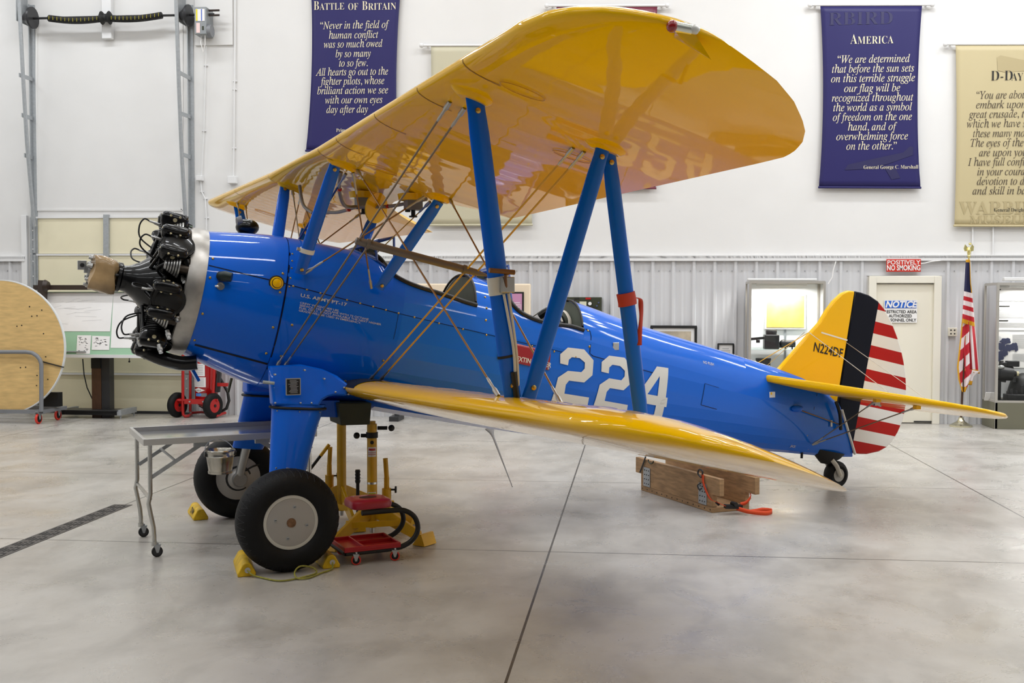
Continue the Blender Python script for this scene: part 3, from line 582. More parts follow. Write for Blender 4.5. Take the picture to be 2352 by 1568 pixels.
# upper fold: canton above, stripes below, fringe along bottom
def c1(u, v):
    if u > .88 and v < .5: return 3
    if v < .04 or v > .93: return 3
    if v < .5: return 0
    return 2 if int((v-.5)/.43*6) % 2 == 0 else 1
cloth([(2218.5, 596), (2216, 640), (2214, 672), (2211, 715), (2210, 741)], [(2228, 596), (2230, 650), (2233, 672), (2236, 715), (2239, 750)], 2.2, .035, .07, c1, 120, 26).build('upper_fold', FR, t, solid=.003)
def c2(u, v):
    if u > .94 and v < .97: return 2
    if v > .955: return 3
    return 1 if int(u*5+.35) % 2 == 0 else 2
cloth([(2212, 738), (2214, 800), (2216, 852)], [(2234, 690), (2244, 790), (2250, 858)], 3.4, .03, .0, c2, 60, 60).build('right_fold', FR, t, solid=.003)
def c3(u, v):
    if u < .12 or v > .93: return 3
    x = v*7.5+u*1.3; return 1 if int(x) % 2 == 0 else 2
cloth([(2213, 700), (2205, 780), (2198, 842), (2201, 872), (2210, 900)], [(2226, 720), (2226, 800), (2228, 850), (2230, 866), (2217, 900)], 2.4, .03, .03, c3, 150, 30).build('left_fold', FR, t, solid=.003)
def c4(u, v): return 3 if v > .72 else (1 if u < .5 else 2)
cloth([(2216, 846), (2222, 870), (2224, 884)], [(2250, 853), (2236, 864), (2232, 884)], 1.5, .02, .03, c4, 12, 12).build('lower_fold', FR, t, solid=.003)
# ------------------------------------------------------------------ things in front of the garage door
dl = fl(95, 972); DYY = dl.y
def dp(x, y, o=0.0): return at(x, y, DYY-o)
c = dp(3, 797); R_ = (dp(151, 797).x-c.x); RIMW = mat('white_table_edge', (226, 228, 228), .4)
t = thing('round_table_top', 'big round birch table top standing on edge at the left', 'table top', (c.x, c.y, c.z-R_))
b = MB(); b.lathe(c-V((0, .02, 0)), (0, 1, 0), [(0, R_-.012), (.035, R_-.012)], 96); b.build('plywood_disc', PLY, t)
b = MB(); b.lathe(c-V((0, .022, 0)), (0, 1, 0), [(0, R_-.014), (.0, R_), (.038, R_), (.038, R_-.014)], 96, caps=False); b.build('edge_band', RIMW, t)
b = MB()
for x, y in ((68, 704), (96, 712), (73, 726), (85, 725), (39, 749), (50, 747), (100, 766), (105, 819), (47, 844), (59, 843), (85, 862), (110, 871), (84, 885)): p = dp(x, y, .022); b.cyl(p, p-V((0, .004, 0)), .009, n=8)
b.build('screw_hole', BLACK, t)
b = MB(); b.beam(dp(93, 829, .03), dp(146, 843, .03), .012, .03, (0, 1, 0)); tag(b.build('black_strap', RUB2, loc=dp(93, 829, .03)), 'black strap running from the dolly frame across the round table top', 'strap')
t = thing('table_dolly', 'grey tube dolly with red casters carrying the round table top', 'dolly', (c.x, DYY, 0))
zb_ = dp(90, 945).z
b = MB(); b.tube([dp(-180, 808, .1), dp(60, 808, .1), dp(74, 810, .1), dp(85, 817, .1), dp(92, 826, .1), dp(95, 836, .1), dp(95, 945, .1)], .028, 12); b.build('hoop', GREY, t)
b = MB(); b.box(((dp(108, 945).x+dp(-220, 945).x)/2, DYY-.07, dp(90, 944).z), (dp(108, 945).x-dp(-220, 945).x, .06, .05)); b.box(((dp(108, 945).x+dp(-220, 945).x)/2, DYY+.5, dp(90, 944).z), (dp(108, 945).x-dp(-220, 945).x, .06, .05))
for px in (104, 20): b.box((dp(px, 940).x, DYY+.2, dp(90, 944).z), (.05, .6, .045))
b.build('base_frame', GREY, t); b = MB(); b.box((dp(97, 930).x, DYY+.25, dp(90, 930).z+.06), (.25, .12, .2)); b.build('stop_block', BLACK, t)
REDW = mat('red_caster_wheel', (214, 52, 36), .4)
def caster(t, p, r, axis, wheel_m=REDW, fork_m=STEEL, core=BLACK, wdt=.03):
    p = V(p); ax_ = V(axis).normalized(); f_ = V((-ax_.y, ax_.x, 0)); cz = p+Z_*r; b = MB()
    for s in (-1, 1):
        o_ = ax_*s*(wdt/2+.006); b.prism([cz+o_-f_*r*.18-Z_*r*.15, cz+o_+f_*r*.18-Z_*r*.15, cz+o_+f_*r*.6+Z_*r*1.25, cz+o_-f_*r*.6+Z_*r*1.25], ax_*.004*s)
    b.box(cz+Z_*r*1.27, (wdt*1.4, r*1.3, r*.1), Matrix.Rotation(math.atan2(f_.y, f_.x)-PI/2, 3, 'Z')); b.cyl(cz+Z_*r*1.3, cz+Z_*r*1.65, r*.28, n=12); k_ = b.build('caster', fork_m, t); b = MB()
    b.lathe(cz-ax_*wdt/2, ax_, [(0, r*.72), (0, r*.93), (wdt*.2, r), (wdt*.8, r), (wdt, r*.93), (wdt, r*.72)], 22, caps=False); b.lathe(cz-ax_*wdt*.45, ax_, [(0, r*.75), (wdt*.9, r*.75)], 18, mi=1); b.build('caster_wheel', [wheel_m, core], k_)
for px, y in ((95, 0), (-120, 0), (95, .5), (-120, .5)): caster(t, (dp(px, 972).x, DYY-.07+y, 0), .075, X_)
# drafting table
TY = 15.0
def tp(x, y, o=0.0): return at(x, y, TY-o)
pb = tp(232, 945); t = thing('drafting_table', 'drafting table with tilted green board and brown straightedge behind the engine', 'drafting table', (pb.x, TY, 0))
bl, br, tl_, tr_ = at(84, 814, TY-.25), at(390, 816, TY-.25), at(86, 670, TY+.12), at(388, 670, TY+.12)
nn = (br-bl).cross(tl_-bl).normalized()
if nn.y > 0: nn = -nn
b = MB(); b.prism([bl, br, tr_, tl_], -nn*.03); b.build('board', GREENB, t)
b = MB(); b.beam(bl+nn*.004-(tl_-bl).normalized()*.02, br+nn*.004-(tr_-br).normalized()*.02, .04, .045, (0, 0, 1)); b.build('board_edge', TRIMW, t)
def bd(u, v, o): return bl.lerp(br, u).lerp(tl_.lerp(tr_, u), v)+nn*o
def bpx(x, y, o): u = (x-85)/(389-85); return bd(u, (815-y)/(815-670), o)
def sheet(pts, label, o, m=PAPER):
    t2 = thing('drawing_sheet', label, 'paper', bpx(*pts[0], o)); b = MB(); b.prism([bpx(x, y, o) for x, y in pts], nn*.001); b.build('sheet', m, t2); return t2
t2 = sheet([(98, 762), (254, 762), (262, 672), (100, 672)], 'large white drawing sheet pinned at the left of the green board', .004)
b = MB()
for k in range(16):
    x = random.uniform(110, 200); y = random.uniform(685, 750); b.beam(bpx(x, y, .006), bpx(x+random.uniform(15, 50), y+random.uniform(-5, 3), .006), .0025, .001, nn)
b.build('pencil_lines', mat('pencil_grey', (196, 196, 198), .7), t2)
t2 = sheet([(255, 799), (380, 799), (380, 672), (262, 672)], 'second drawing sheet partly hidden by the engine', .003)
for pts, label in (([(177, 813), (208, 813), (211, 771), (179, 771)], 'left of two small note pages on the green board'), ([(212, 804), (252, 804), (254, 773), (213, 772)], 'right of two small note pages on the green board')):
    t2 = sheet(pts, label, .006); b = MB(); xa, xb = pts[0][0]+4, pts[1][0]-4; ya, yb_ = pts[2][1]+4, pts[0][1]-6
    for k in range(26):
        x = random.uniform(xa, xb-4); y = random.uniform(ya, yb_); b.beam(bpx(x, y, .008), bpx(x+random.uniform(2, 5), y+random.uniform(-1, 1), .008), .006, .001, nn)
    b.build('handwriting', INK, t2)
b = MB(); b.beam(at(80, 660, TY+.05), at(400, 660, TY+.05), .09, .07); b.build('straightedge_beam', BROWN, t)
b = MB(); b.beam(at(99, 644, TY+.0), at(96, 700, TY-.02), .1, .1, (0, 1, 0)); b.lathe(at(104, 656, TY-.02), X_, [(0, .09), (.05, .06)], 16); b.build('straightedge_carriage', BROWN, t)
b = MB(); b.beam(bpx(88, 809, .02), bpx(200, 809, .02), .012, .03, nn); b.build('ruler', STEEL, t)
b = MB(); xa, xb = tp(213, 880).x, tp(234, 880).x; zt_ = tp(220, 822).z; b.box(((xa+xb)/2, TY+.05, zt_/2), (xb-xa, .16, zt_)); b.build('left_column', WALNUT, t)
b = MB(); b.box(((xa+xb)/2, TY+.045, zt_-.075), (xb-xa+.004, .17, .15)); b.build('column_cap', BLACK, t)
b = MB(); xa, xb = tp(234.5, 880).x, tp(253, 880).x; b.box(((xa+xb)/2, TY+.05, zt_/2), (xb-xa, .14, zt_)); b.build('right_column', DSTEEL, t)
b = MB(); xa, xb = tp(152, 950).x, tp(284, 950).x; b.box(((xa+xb)/2, TY-.12, .085), (xb-xa, .05, .07)); b.box(((xa+xb)/2, TY-.05, .12), (xb-xa, .3, .012), mi=1); b.build('base_beam', [BLACK, DSTEEL], t)
for px in (150, 286):
    x = tp(px, 950).x; b = MB(); b.box((x, TY+.08, .09), (.06, .5, .08)); b.cyl((x, TY-.12, 0), (x, TY-.12, .06), .012, n=8); b.cyl((x, TY+.3, 0), (x, TY+.3, .06), .012, n=8); b.build('base_foot', STEEL, t)
b = MB(); b.tube([tp(190, 824, -.1), tp(193, 860, -.1), tp(200, 890, -.1), tp(212, 916, -.1)], .008, 6); b.build('cable', BLACK, t)
b = MB(); b.cyl(tp(297, 822), tp(297, 828), .006, n=6); b.ball(tp(297, 830), .016, 8); b.build('lamp_pull', BLACK, t)
# wheeled extinguisher
EY = 15.1
def ep(x, y, o=0.0): return at(x, y, EY-o)
t = thing('extinguisher_cart', 'red wheeled fire extinguisher cart by the garage door', 'fire extinguisher', (ep(457, 957).x, EY, 0))
b = MB()
for px in (421, 437):
    pass
b.tube([ep(420, 720), ep(420, 945), ep(421, 952), ep(425, 956), ep(432, 955, -.02), ep(440, 950, -.3)], .022, 10); b.tube([ep(498, 720, .0), ep(487, 950, .0), ep(489, 957, .0), ep(497, 955, 0), ep(517, 948, -.25)], .022, 10)
b.tube([ep(437, 720, -.05), ep(437, 945, -.15)], .02, 10); b.tube([ep(440, 948, -.3), ep(463, 946, -.3), ep(480, 948, -.3)], .018, 8); b.build('frame', REDP, t)
b = MB(); b.box(ep(455, 922, .02), (.4, .05, .07)); b.cyl(ep(398, 919, .0), ep(500, 919, .0), .02, n=10)
for px in (436, 467): p = ep(px, 922, .05); b.cyl(p, p-V((0, .015, 0)), .012, n=8, mi=1)
b.build('axle_beam', [REDP, STEEL], t)
b = MB(); p = ep(463, 932); b.lathe((p.x, EY+.18, .14), Z_, [(0, .06), (.04, .12), (.1, .165), (1.05, .165), (1.2, .1), (1.3, .05)], 28); b.build('cylinder', mat('extinguisher_red', (172, 14, 16), .25, coat=.6), t)
def tyre(t, c, r, wd, ax_):
    b = MB(); c = V(c); ax_ = V(ax_).normalized()
    b.lathe(c-ax_*wd/2, ax_, [(.01, r*.55), (0, r*.7), (.0+wd*.1, r*.92), (wd*.3, r), (wd*.7, r), (wd*.9, r*.92), (wd, r*.7), (wd-.01, r*.55)], 28, caps=False); o_ = b.build('tyre', RUBBER, t)
    b = MB(); b.lathe(c-ax_*wd*.4, ax_, [(0, r*.56), (wd*.3, r*.45), (wd*.3, .03), (wd*.55, .03), (wd*.55, r*.45), (wd*.8, r*.56)], 20); b.cyl(c-ax_*wd*.5, c+ax_*wd*.5, .022, n=10, mi=1); b.build('wheel_hub', [REDP, BLACK], o_)
aw = V((1, -.35, 0)); r_ = .185
tyre(t, (ep(404, 917).x, EY+.05, r_), r_, .1, aw); tyre(t, (ep(490, 917).x, EY-.02, r_), r_, .1, aw)
y_ = EY+.01
def epl(x, y): return at(x, y, y_)
for nm, (x0, y0, x1, y1), mm in (('instruction_label', (440, 835, 470, 864), PAPER), ('instruction_label', (440, 866, 472, 889), PAPER), ('blue_sticker', (448, 903, 462, 910), mat('sticker_blue2', (70, 140, 216), .5)), ('grey_sticker', (462, 903, 474, 911), GREY)):
    a_, c_ = epl(x0, y0), epl(x1, y1); b = MB(); ctr = V((p.x, EY+.18)); xs_ = [a_.x+(c_.x-a_.x)*k/8 for k in range(9)]
    rows = [[V((x, EY+.18-math.sqrt(max(.0004, .168**2-(x-p.x)**2)), z)) for x in xs_] for z in (a_.z, c_.z)]; b.grid(rows)
    if nm == 'instruction_label':
        for k in range(6):
            z = a_.z+(c_.z-a_.z)*(k+1)/7.5; xs2 = xs_[1:8]
            b.grid([[V((x, EY+.18-math.sqrt(max(.0004, .1695**2-(x-p.x)**2)), z+dz)) for x in xs2] for dz in (0, -.007)], mi=1)
    b.build(nm, [mm, INKG], t)
a_ = epl(456, 896); b = MB(); rows = []
for u in (-1, -.5, 0, .5, 1): x = a_.x+u*.1-.005; h = .036*(1-abs(u)); yy = EY+.18-math.sqrt(.169**2-(x-p.x)**2); rows.append([V((x, yy, a_.z+h)), V((x, yy, a_.z-h))])
b.grid(rows); b.build('diamond_badge', PAPER, t)
text(t, 'ANSUL', (a_.x-.003, EY-.004, a_.z-.01), X_, Z_, .024, INK, width=.1, bold=.02)
b = MB(); b.tube([ep(500, 860, -.2), ep(512, 880, -.25), ep(523, 900, -.25), ep(526, 920, -.25), ep(520, 938, -.25), ep(505, 946, -.25), ep(478, 942, -.25), ep(458, 930, -.2)], .022, 10); b.build('hose', RUB2, t)
b = MB(); b.box(ep(512, 883, -.1), (.16, .04, .05)); b.build('hose_bracket', REDP, t); b = MB(); b.beam(ep(505, 840, -.15), ep(500, 900, -.15), .07, .05, X_); b.build('horn', DSTEEL, t)
# ------------------------------------------------------------------ floor drain
dx0, dx1 = -4.31, -4.15
b = MB(); b.box(((dx0+dx1)/2, (YB+8.52)/2, .001), (dx1-dx0, 8.52-YB, .004))
y = 4.6
while y < 8.5:                                    # long slots in stepped groups across the cast grate
    for k in range(5):
        o = abs(k-2)*.012; b.box(((dx0+dx1)/2-.055+k*.027, y+.035+o, .0035), (.011, .07, .002), mi=1)
        if k < 4: b.box(((dx0+dx1)/2-.04+k*.027, y+.13-o, .0035), (.02, .011, .002), mi=1)
    y += .17
tag(b.build('floor_drain', [mat('cast_iron_grate', (84, 80, 76), .6, .3), mat('drain_slot', (24, 23, 22), .8)], loc=((dx0+dx1)/2, 8.5, 0)), 'dark slotted trench drain grate running across the floor at lower left', 'drain')
# ------------------------------------------------------------------ folding work table
c0 = V((-3.19, 6.71, 0)); th_ = math.radians(32.5); ux = V((math.cos(th_), math.sin(th_), 0)); uy = V((-math.sin(th_), math.cos(th_), 0)); TL, TW, TH = 1.16, .76, .75
def T(a, l, z): return c0+ux*a+uy*l+Z_*z
t = thing('work_table', 'folding metal table with shallow tray top on casters under the engine', 'table', T(TL/2, TW/2, 0))
R = Matrix.Rotation(th_, 3, 'Z')
b = MB(); b.box(T(TL/2, TW/2, TH+.008), (TL-.02, TW-.02, .006), R); b.build('tray_bottom', TRAYM, t)
b = MB()
for a, l, sx_, sy_ in ((TL/2, .01, TL, .022), (TL/2, TW-.01, TL, .022), (.01, TW/2, .022, TW-.04), (TL-.01, TW/2, .022, TW-.04)): b.box(T(a, l, TH+.022), (sx_, sy_, .044), R)
b.build('tray_rim', mat('tray_rim', (196, 194, 190), .35, .6), t, bevel=.003)
TUBEM = mat('chromed_tube', (196, 196, 192), .22, .95)
for a, s in ((.045, 1), (TL-.045, -1)):
    for l in (.04, TW-.04):
        b = MB(); pts = [T(a, l, TH), T(a, l, .42), T(a-s*.012, l, .36), T(a+s*.018, l, .2), T(a+s*.022, l, .14), T(a+s*.022, l, .09)]
        b.tube(pts, .0145, 10); b.cyl(T(a+s*.022, l, .075), T(a+s*.022, l, .105), .019, n=12); b.build('leg', TUBEM, t); caster(t, T(a+s*.04, l, 0), .036, uy, BLACK, STEEL, DSTEEL, .024)
    b = MB(); b.cyl(T(a, .04, .39), T(a, TW-.04, .39), .012, n=10); b.build('cross_bar', TUBEM, t)
    for l in (.04, TW-.04):
        b = MB(); b.beam(T(a+s*.01, l+(.02 if l < .3 else -.02), .53), T(a+s*.33, l+(.02 if l < .3 else -.02), TH-.02), .012, .025); b.box(T(a+s*.33, l, TH-.015), (.1, .03, .03), R); b.build('fold_brace', STEEL, t)
    b = MB(); b.cyl(T(a+s*.16, .06, .635), T(a+s*.16, TW-.06, .635), .009, n=8); b.build('lock_bar', STEEL, t)
# bucket hanging on the near edge
bc = fl(503, 1050, .64); bc = T(.47, -.115, 0); zb0 = .555
t = thing('bucket', 'small dented metal bucket hanging from the near edge of the work table', 'bucket', (bc.x, bc.y, zb0))
b = MB(); b.lathe((bc.x, bc.y, zb0), Z_, [(0, .0), (0, .078), (.014, .081), (.016, .076), (.11, .089), (.115, .093), (.12, .09), (.148, .094), (.152, .099), (.158, .096), (.15, .09), (.02, .074), (.02, 0)], 36, caps=False)
for v_i, v in enumerate(b.v):
    pass
b.build('pail', mat('galvanised_pail', (186, 182, 172), .24, .95, noise=.2, nscale=8, bump=.25, bscale=14), t)
b = MB(); hp = []
for k in range(15):
    a = PI*k/14; hp.append(V((bc.x, bc.y, zb0+.13))+ux*(-.098*math.cos(a))+uy*(.118*math.sin(a))+Z_*(.085*math.sin(a)))
b.tube(hp, .003, 6); b.build('handle', STEEL, t)
for s in (-1, 1): b = MB(); p = V((bc.x, bc.y, zb0+.13))+ux*s*.092; b.cyl(p, p+ux*s*.012, .016, n=10); b.build('ear', DSTEEL, t)
# ------------------------------------------------------------------ airplane frame
PSI = math.radians(30.5); AX = V((math.cos(PSI), math.sin(PSI), 0)); LAT = V((math.sin(PSI), -math.cos(PSI), 0)); ORG = V((-2.633, 7.329, 0))
def PW(a, l, z): return ORG+AX*a+LAT*l+Z_*z
# ------------------------------------------------------------------ wheel chocks
def chock(name_label, a, l0, l1, s, txt=None, skew=0.0):
    """triangular block, length along the axle direction, sloping face towards the wheel"""
    c = PW(a, (l0+l1)/2, 0); t = thing('wheel_chock', name_label, 'chock', c); prof = [(-.055, 0), (.055, 0), (.056, .02), (.026, .075), (.012, .084), (-.012, .084), (-.026, .075), (-.056, .02)]
    b = MB(); b.prism([PW(a+s*x, l0, z) for x, z in prof], LAT*(l1-l0)); b.v = [tuple(V(p)+AX*skew*(l1-(V(p)-ORG).dot(LAT))) for p in b.v]; b.build('block', CHOCKY, t, bevel=.006)
    if txt:
        up_ = (AX*.03+Z_*.055).normalized()
        text(t, txt, PW(a-.051, (l0+l1)/2+.01, .03)-AX*.004+Z_*.002, LAT, up_, .06, INK, width=.14, bold=.02)
    return t
t = chock('worn yellow wheel chock in front of the near tyre', -.265, .6, .985, -1, skew=.1)
def eye(t, a, l, z):
    b = MB(); p = PW(a, l, z); b.cyl(p, p+LAT*.02, .008, n=8); b.cyl(p+LAT*.018, p+LAT*.024, .018, n=10); b.build('eye_bolt', CHROME, t)
eye(t, -.265, .985, .045); t = chock('worn yellow wheel chock behind the near tyre', .262, .62, 1.0, 1); eye(t, .262, 1.0, .045)
chock('yellow wheel chock lettered TSWM in front of the far tyre', -.275, -1.25, -.91, -1, 'TSWM')
ROPE = mat('yellow_green_rope', (150, 146, 60), .7, noise=.3, nscale=60)
pts = [PW(-.265, 1.005, .045), PW(-.24, 1.03, .02), PW(-.2, 1.06, .008), PW(-.1, 1.2, .008), PW(.06, 1.16, .008), PW(.14, 1.1, .01), PW(.13, 1.05, .03), PW(.05, 1.06, .05), PW(-.0, 1.12, .03), PW(-.0, 1.2, .012), PW(.07, 1.2, .008), PW(.16, 1.12, .008), PW(.24, 1.06, .008), PW(.26, 1.035, .02), PW(.262, 1.02, .045)]
def smooth(pts, n=6):
    o = []; P_ = [V(p) for p in pts]
    for i in range(len(P_)-1):
        p0, p1, p2, p3 = P_[max(i-1, 0)], P_[i], P_[i+1], P_[min(i+2, len(P_)-1)]
        for k in range(n):
            u = k/n; o.append(.5*((2*p1)+(p2-p0)*u+(2*p0-5*p1+4*p2-p3)*u*u+(3*p1-p0-3*p2+p3)*u**3))
    return o+[P_[-1]]
b = MB(); b.tube(smooth(pts), .0055, 7); tag(b.build('chock_rope', ROPE, loc=PW(0, 1.2, 0)), 'thin yellow green rope looped on the floor between the two near chocks', 'rope')
# ------------------------------------------------------------------ aircraft jacks
def jack(base, rot, label, pump_rot, handle=None, top_knob=True, leg_dirs=None):
    t = thing('aircraft_jack', label, 'jack', (base.x, base.y, 0)); B0 = V((base.x, base.y, 0)); H = .82
    b = MB(); b.cyl(B0+Z_*.1, B0+Z_*H, .036, n=24); b.cyl(B0+Z_*H, B0+Z_*(H+.02), .026, n=18); b.build('post', JACKY, t)
    if top_knob: b = MB(); b.cyl(B0+Z_*(H-.1), B0+Z_*(H-.06), .043, n=20); b.build('collar', BLACK, t)
    ca = V((math.cos(rot), math.sin(rot), 0)); n_ = V((-ca.y, ca.x, 0))
    for s, L in ((1, .1), (-1, .07)) if top_knob else ():
        b = MB(); p = B0+Z_*(H-.03 if s > 0 else H-.085)+ca*s*.04; b.cyl(p, p+ca*s*(L-.03), .014, n=10); b.ball(p+ca*s*L, .024, 12); b.build('clamp_knob', BLACK, t)
    for k in range(3):
        a = leg_dirs[k] if leg_dirs else rot+k*2*PI/3+.5; d = V((math.cos(a), math.sin(a), 0)); s_ = V((-d.y, d.x, 0))
        b = MB(); p = B0+d*.03
        b.prism([p+Z_*.27-s_*.012, p+Z_*.14-s_*.012, B0+d*.42+Z_*.02-s_*.012, B0+d*.46+Z_*.03-s_*.012, B0+d*.44+Z_*.09-s_*.012], s_*.024)
        b.prism([B0+d*.42+Z_*.003-s_*.07, B0+d*.53+Z_*.003-s_*.07, B0+d*.5+Z_*.085-s_*.07, B0+d*.48+Z_*.085-s_*.07], s_*.14); b.build('leg', JACKY, t, bevel=.003)
        b = MB(); a2 = leg_dirs[(k+1) % 3] if leg_dirs else a+2*PI/3; d2 = V((math.cos(a2), math.sin(a2), 0)); b.beam(B0+d*.26+Z_*.13, B0+d2*.26+Z_*.13, .012, .04); b.build('leg_tie', JACKY, t)
    b = MB(); b.cyl(B0+Z_*.07, B0+Z_*.12, .03, n=12); b.cyl(B0+Z_*.03, B0+Z_*.07, .016, n=10, mi=1); b.build('foot_screw', [JACKY, CHROME], t)
    pd = V((math.cos(pump_rot), math.sin(pump_rot), 0)); q = B0+pd*.12
    b = MB(); b.cyl(q+Z_*.12, q+Z_*.34, .034, n=16); b.cyl(q+Z_*.34, q+Z_*.42, .02, n=12); b.cyl(q+Z_*.42, q+Z_*.56+pd*-.01, .018, n=12); b.box(B0.lerp(q, .5)+Z_*.14, (.12, .03, .03), Matrix.Rotation(pump_rot, 3, 'Z')); pu_ = b.build('pump', JACKY, t)
    b = MB(); b.cyl(q+Z_*.33+ca*.03, q+Z_*.33+ca*.06, .007, n=8); b.lathe(q+Z_*.33+ca*.06, ca, [(0, .025), (.012, .025)], 12); b.build('release_knob', BLACK, pu_)
    if handle:
        b = MB(); h0 = q+Z_*.58; h1 = h0+handle; b.cyl(h0, h0.lerp(h1, .4), .014, n=10, mi=1); b.cyl(h0.lerp(h1, .35), h1, .012, n=10); b.build('pump_handle', [BLACK, JACKY], t)
    # printed labels wrapped on the post, facing the camera
    fd = (EYE-B0); fd.z = 0; fd.normalize(); sd = V((fd.y, -fd.x, 0))*-1
    def wrap(z0, z1, m, wd=.9, rr=.0368):
        b = MB(); b.grid([[B0+fd*rr*math.cos(k*wd/6)+sd*rr*math.sin(k*wd/6)+Z_*z for k in range(-6, 7)] for z in (z0, z1)]); return b.build('label', m, t)
    if top_knob:
        wrap(.585, .655, PAPER); wrap(.63, .645, REDP, .7, .0374); wrap(.6, .604, REDP, .8, .0374); wrap(.612, .616, REDP, .8, .0374)
        wrap(.385, .4, CHROME, 1.4, .0374); wrap(.265, .33, PAPER); wrap(.305, .325, mat('lime_print', (190, 196, 60), .5), .75, .0374); wrap(.285, .29, INKG, .6, .0374)
        p = B0+fd*.036+Z_*.69; b = MB(); b.cyl(p, p+fd*.012, .013, n=12); b.build('lock_pin', BLACK, t)
    return t
jack(fl(855, 1232), .12, 'near yellow aircraft jack with white labels standing behind the red creeper seat', .75, leg_dirs=[math.atan2(-.43, -.17), math.atan2(-.21, .42), math.atan2(.6, .2)])
jack(fl(785, 1192), .5, 'far yellow aircraft jack with a black pump handle behind the near tyre', 2.75, V((-.16, -.06, -.22)), False)
b = MB(); p = fl(822, 1212); b.cyl(p, p+Z_*.02, .04, n=14); b.cyl(p+Z_*.02, p+Z_*.34, .0135, n=12); b.cyl(p+Z_*.34, p+Z_*.44, .018, n=12)
for k in range(4): b.cyl(p+Z_*(.35+.024*k), p+Z_*(.36+.024*k), .021, n=12)
tag(b.build('jack_handle', BLACK, loc=(p.x, p.y, 0)), 'upright black ribbed handle between the two yellow jacks', 'handle')
# ------------------------------------------------------------------ creeper seat
k0 = fl(818, 1297); k1 = fl(907, 1287); ex = (k1-k0); Lw = ex.length; ex.normalize(); ey = V((-ex.y, ex.x, 0)); cs = k0+ex*Lw/2+ey*.16
t = thing('creeper_seat', 'red padded rolling mechanic seat with tool tray behind the near tyre', 'stool', (cs.x, cs.y, 0))
def S(a, l, z): return cs+ex*a+ey*l+Z_*z
Rk = Matrix.Rotation(math.atan2(ex.y, ex.x), 3, 'Z')
for a in (-Lw/2, Lw/2):
    for l in (-.16, .16): caster(t, S(a, l, 0), .032, ey+ex*.3, REDW, CHROME, BLACK, .02)
b = MB(); b.box(S(-.02, 0, .092), (.38, .34, .012), Rk)
for a, l, dx_, dy_ in ((-.02, -.165, .38, .012), (-.02, .165, .38, .012), (-.205, 0, .012, .33), (.165, 0, .012, .33), (-.08, 0, .01, .33), (.045, .0, .24, .012)): b.box(S(a, l, .108), (dx_, dy_, .024), Rk)
b.build('tool_tray', mat('red_plastic_tray', (170, 16, 26), .35, coat=.2), t, bevel=.003)
b = MB(); pts = []
for s in (1, -1):
    l = .15*s
    seq = [S(-.2, l, .078), S(.1, l, .078), S(.21, l, .095), S(.275, l*.98, .14), S(.3, l*.94, .2), S(.28, l*.88, .27), S(.22, l*.84, .315), S(.14, l*.8, .325), S(-.08, l*.8, .325)]
    pts = smooth(seq, 5); MB().tube(pts, .017, 12).build('side_tube', BLACK, t)
b = MB(); b.cyl(S(-.2, -.15, .078), S(-.2, .15, .078), .017, n=12); b.build('front_tube', BLACK, t)
b = MB()
rows = []
for z, g in ((.342, .0), (.348, .012), (.375, .016), (.395, .008), (.402, -.012), (.404, -.04), (.404, -.08)):
    r = []
    for k in range(32):
        a = 2*PI*k/32; cx2, cy2 = math.cos(a), math.sin(a); e = 5; rr = 1/((abs(cx2)**e+abs(cy2)**e)**(1/e)); r.append(S(.0+(.125+g)*cx2*rr, (.115+g)*cy2*rr, z))
    rows.append(r)
b.ring_sweep(rows); b.build('seat_pad', mat('red_vinyl', (158, 26, 44), .38, coat=.2, bump=.2, bscale=18), t); pad_ = bpy.context.scene.collection.objects[-1]
b = MB(); b.prism([S(.0+.05*math.cos(k*PI/8)*(1.2), .04*math.sin(k*PI/8), .4045) for k in range(16)], Z_*.001); b.build('worn_patch', mat('worn_vinyl', (74, 36, 36), .6, noise=.4, nscale=30), pad_)
# ------------------------------------------------------------------ timber trough with ratchet strap
g0, g1, g2 = fl(1472, 1125), fl(1636, 1178), fl(1722, 1171); la = (g1-g0); LL = la.length; la.normalize(); wb_ = V((-la.y, la.x, 0))
if wb_.x < 0: wb_ = -wb_
WD = .36
def G(a, l, z): return g0+la*a+wb_*l+Z_*z
t = thing('timber_trough', 'weathered open wooden trough on the floor behind the lower wing tip', 'wooden box', G(LL/2, WD/2, 0))
def board(nm, pts, vec): b = MB(); b.prism(pts, vec); return b.build(nm, WOOD, t, bevel=.004)
board('bottom_plank', [G(0, 0, 0), G(LL, 0, 0), G(LL, WD, 0), G(0, WD, 0)], Z_*.045)
for l in (0, WD-.045):
    board('side_plank', [G(0, l, .045), G(LL, l, .045), G(LL, l, .15), G(LL+.14 if l else LL+.1, l, .15), G(LL+.14 if l else LL+.1, l, .29), G(-.1, l, .29), G(-.1, l, .15), G(0, l, .15)], wb_*.045)
for a in (.05, LL-.2):
    b = MB(); b.prism([G(a, -.003, .05), G(a+.12, -.003, .05), G(a+.12, -.003, .22), G(a, -.003, .22)], -wb_*.002)
    for i in range(3):
        for j in range(4): p = G(a+.025+i*.035, -.005, .075+j*.04); b.cyl(p, p-wb_*.004, .005, n=6, mi=1)
    b.build('nail_plate', [STEEL, BLACK], t)
b = MB()
for k in range(14): p = G(.03+k*(LL-.06)/13, .001, .022); b.cyl(p, p-wb_*.003, .006, n=6)
b.build('nail', BLACK, t)
ORG_ = mat('orange_webbing', (226, 74, 22), .6)
t = thing('ratchet_strap', 'orange ratchet strap with black buckle on the end of the wooden trough', 'strap', G(LL+.1, .1, 0))
def ribbon(t, nm, pts, wdir, wd, m):
    b = MB(); pts = smooth(pts, 5); b.grid([[p-V(wdir)*wd/2, p+V(wdir)*wd/2] for p in pts]); return b.build(nm, m, t, solid=.003)
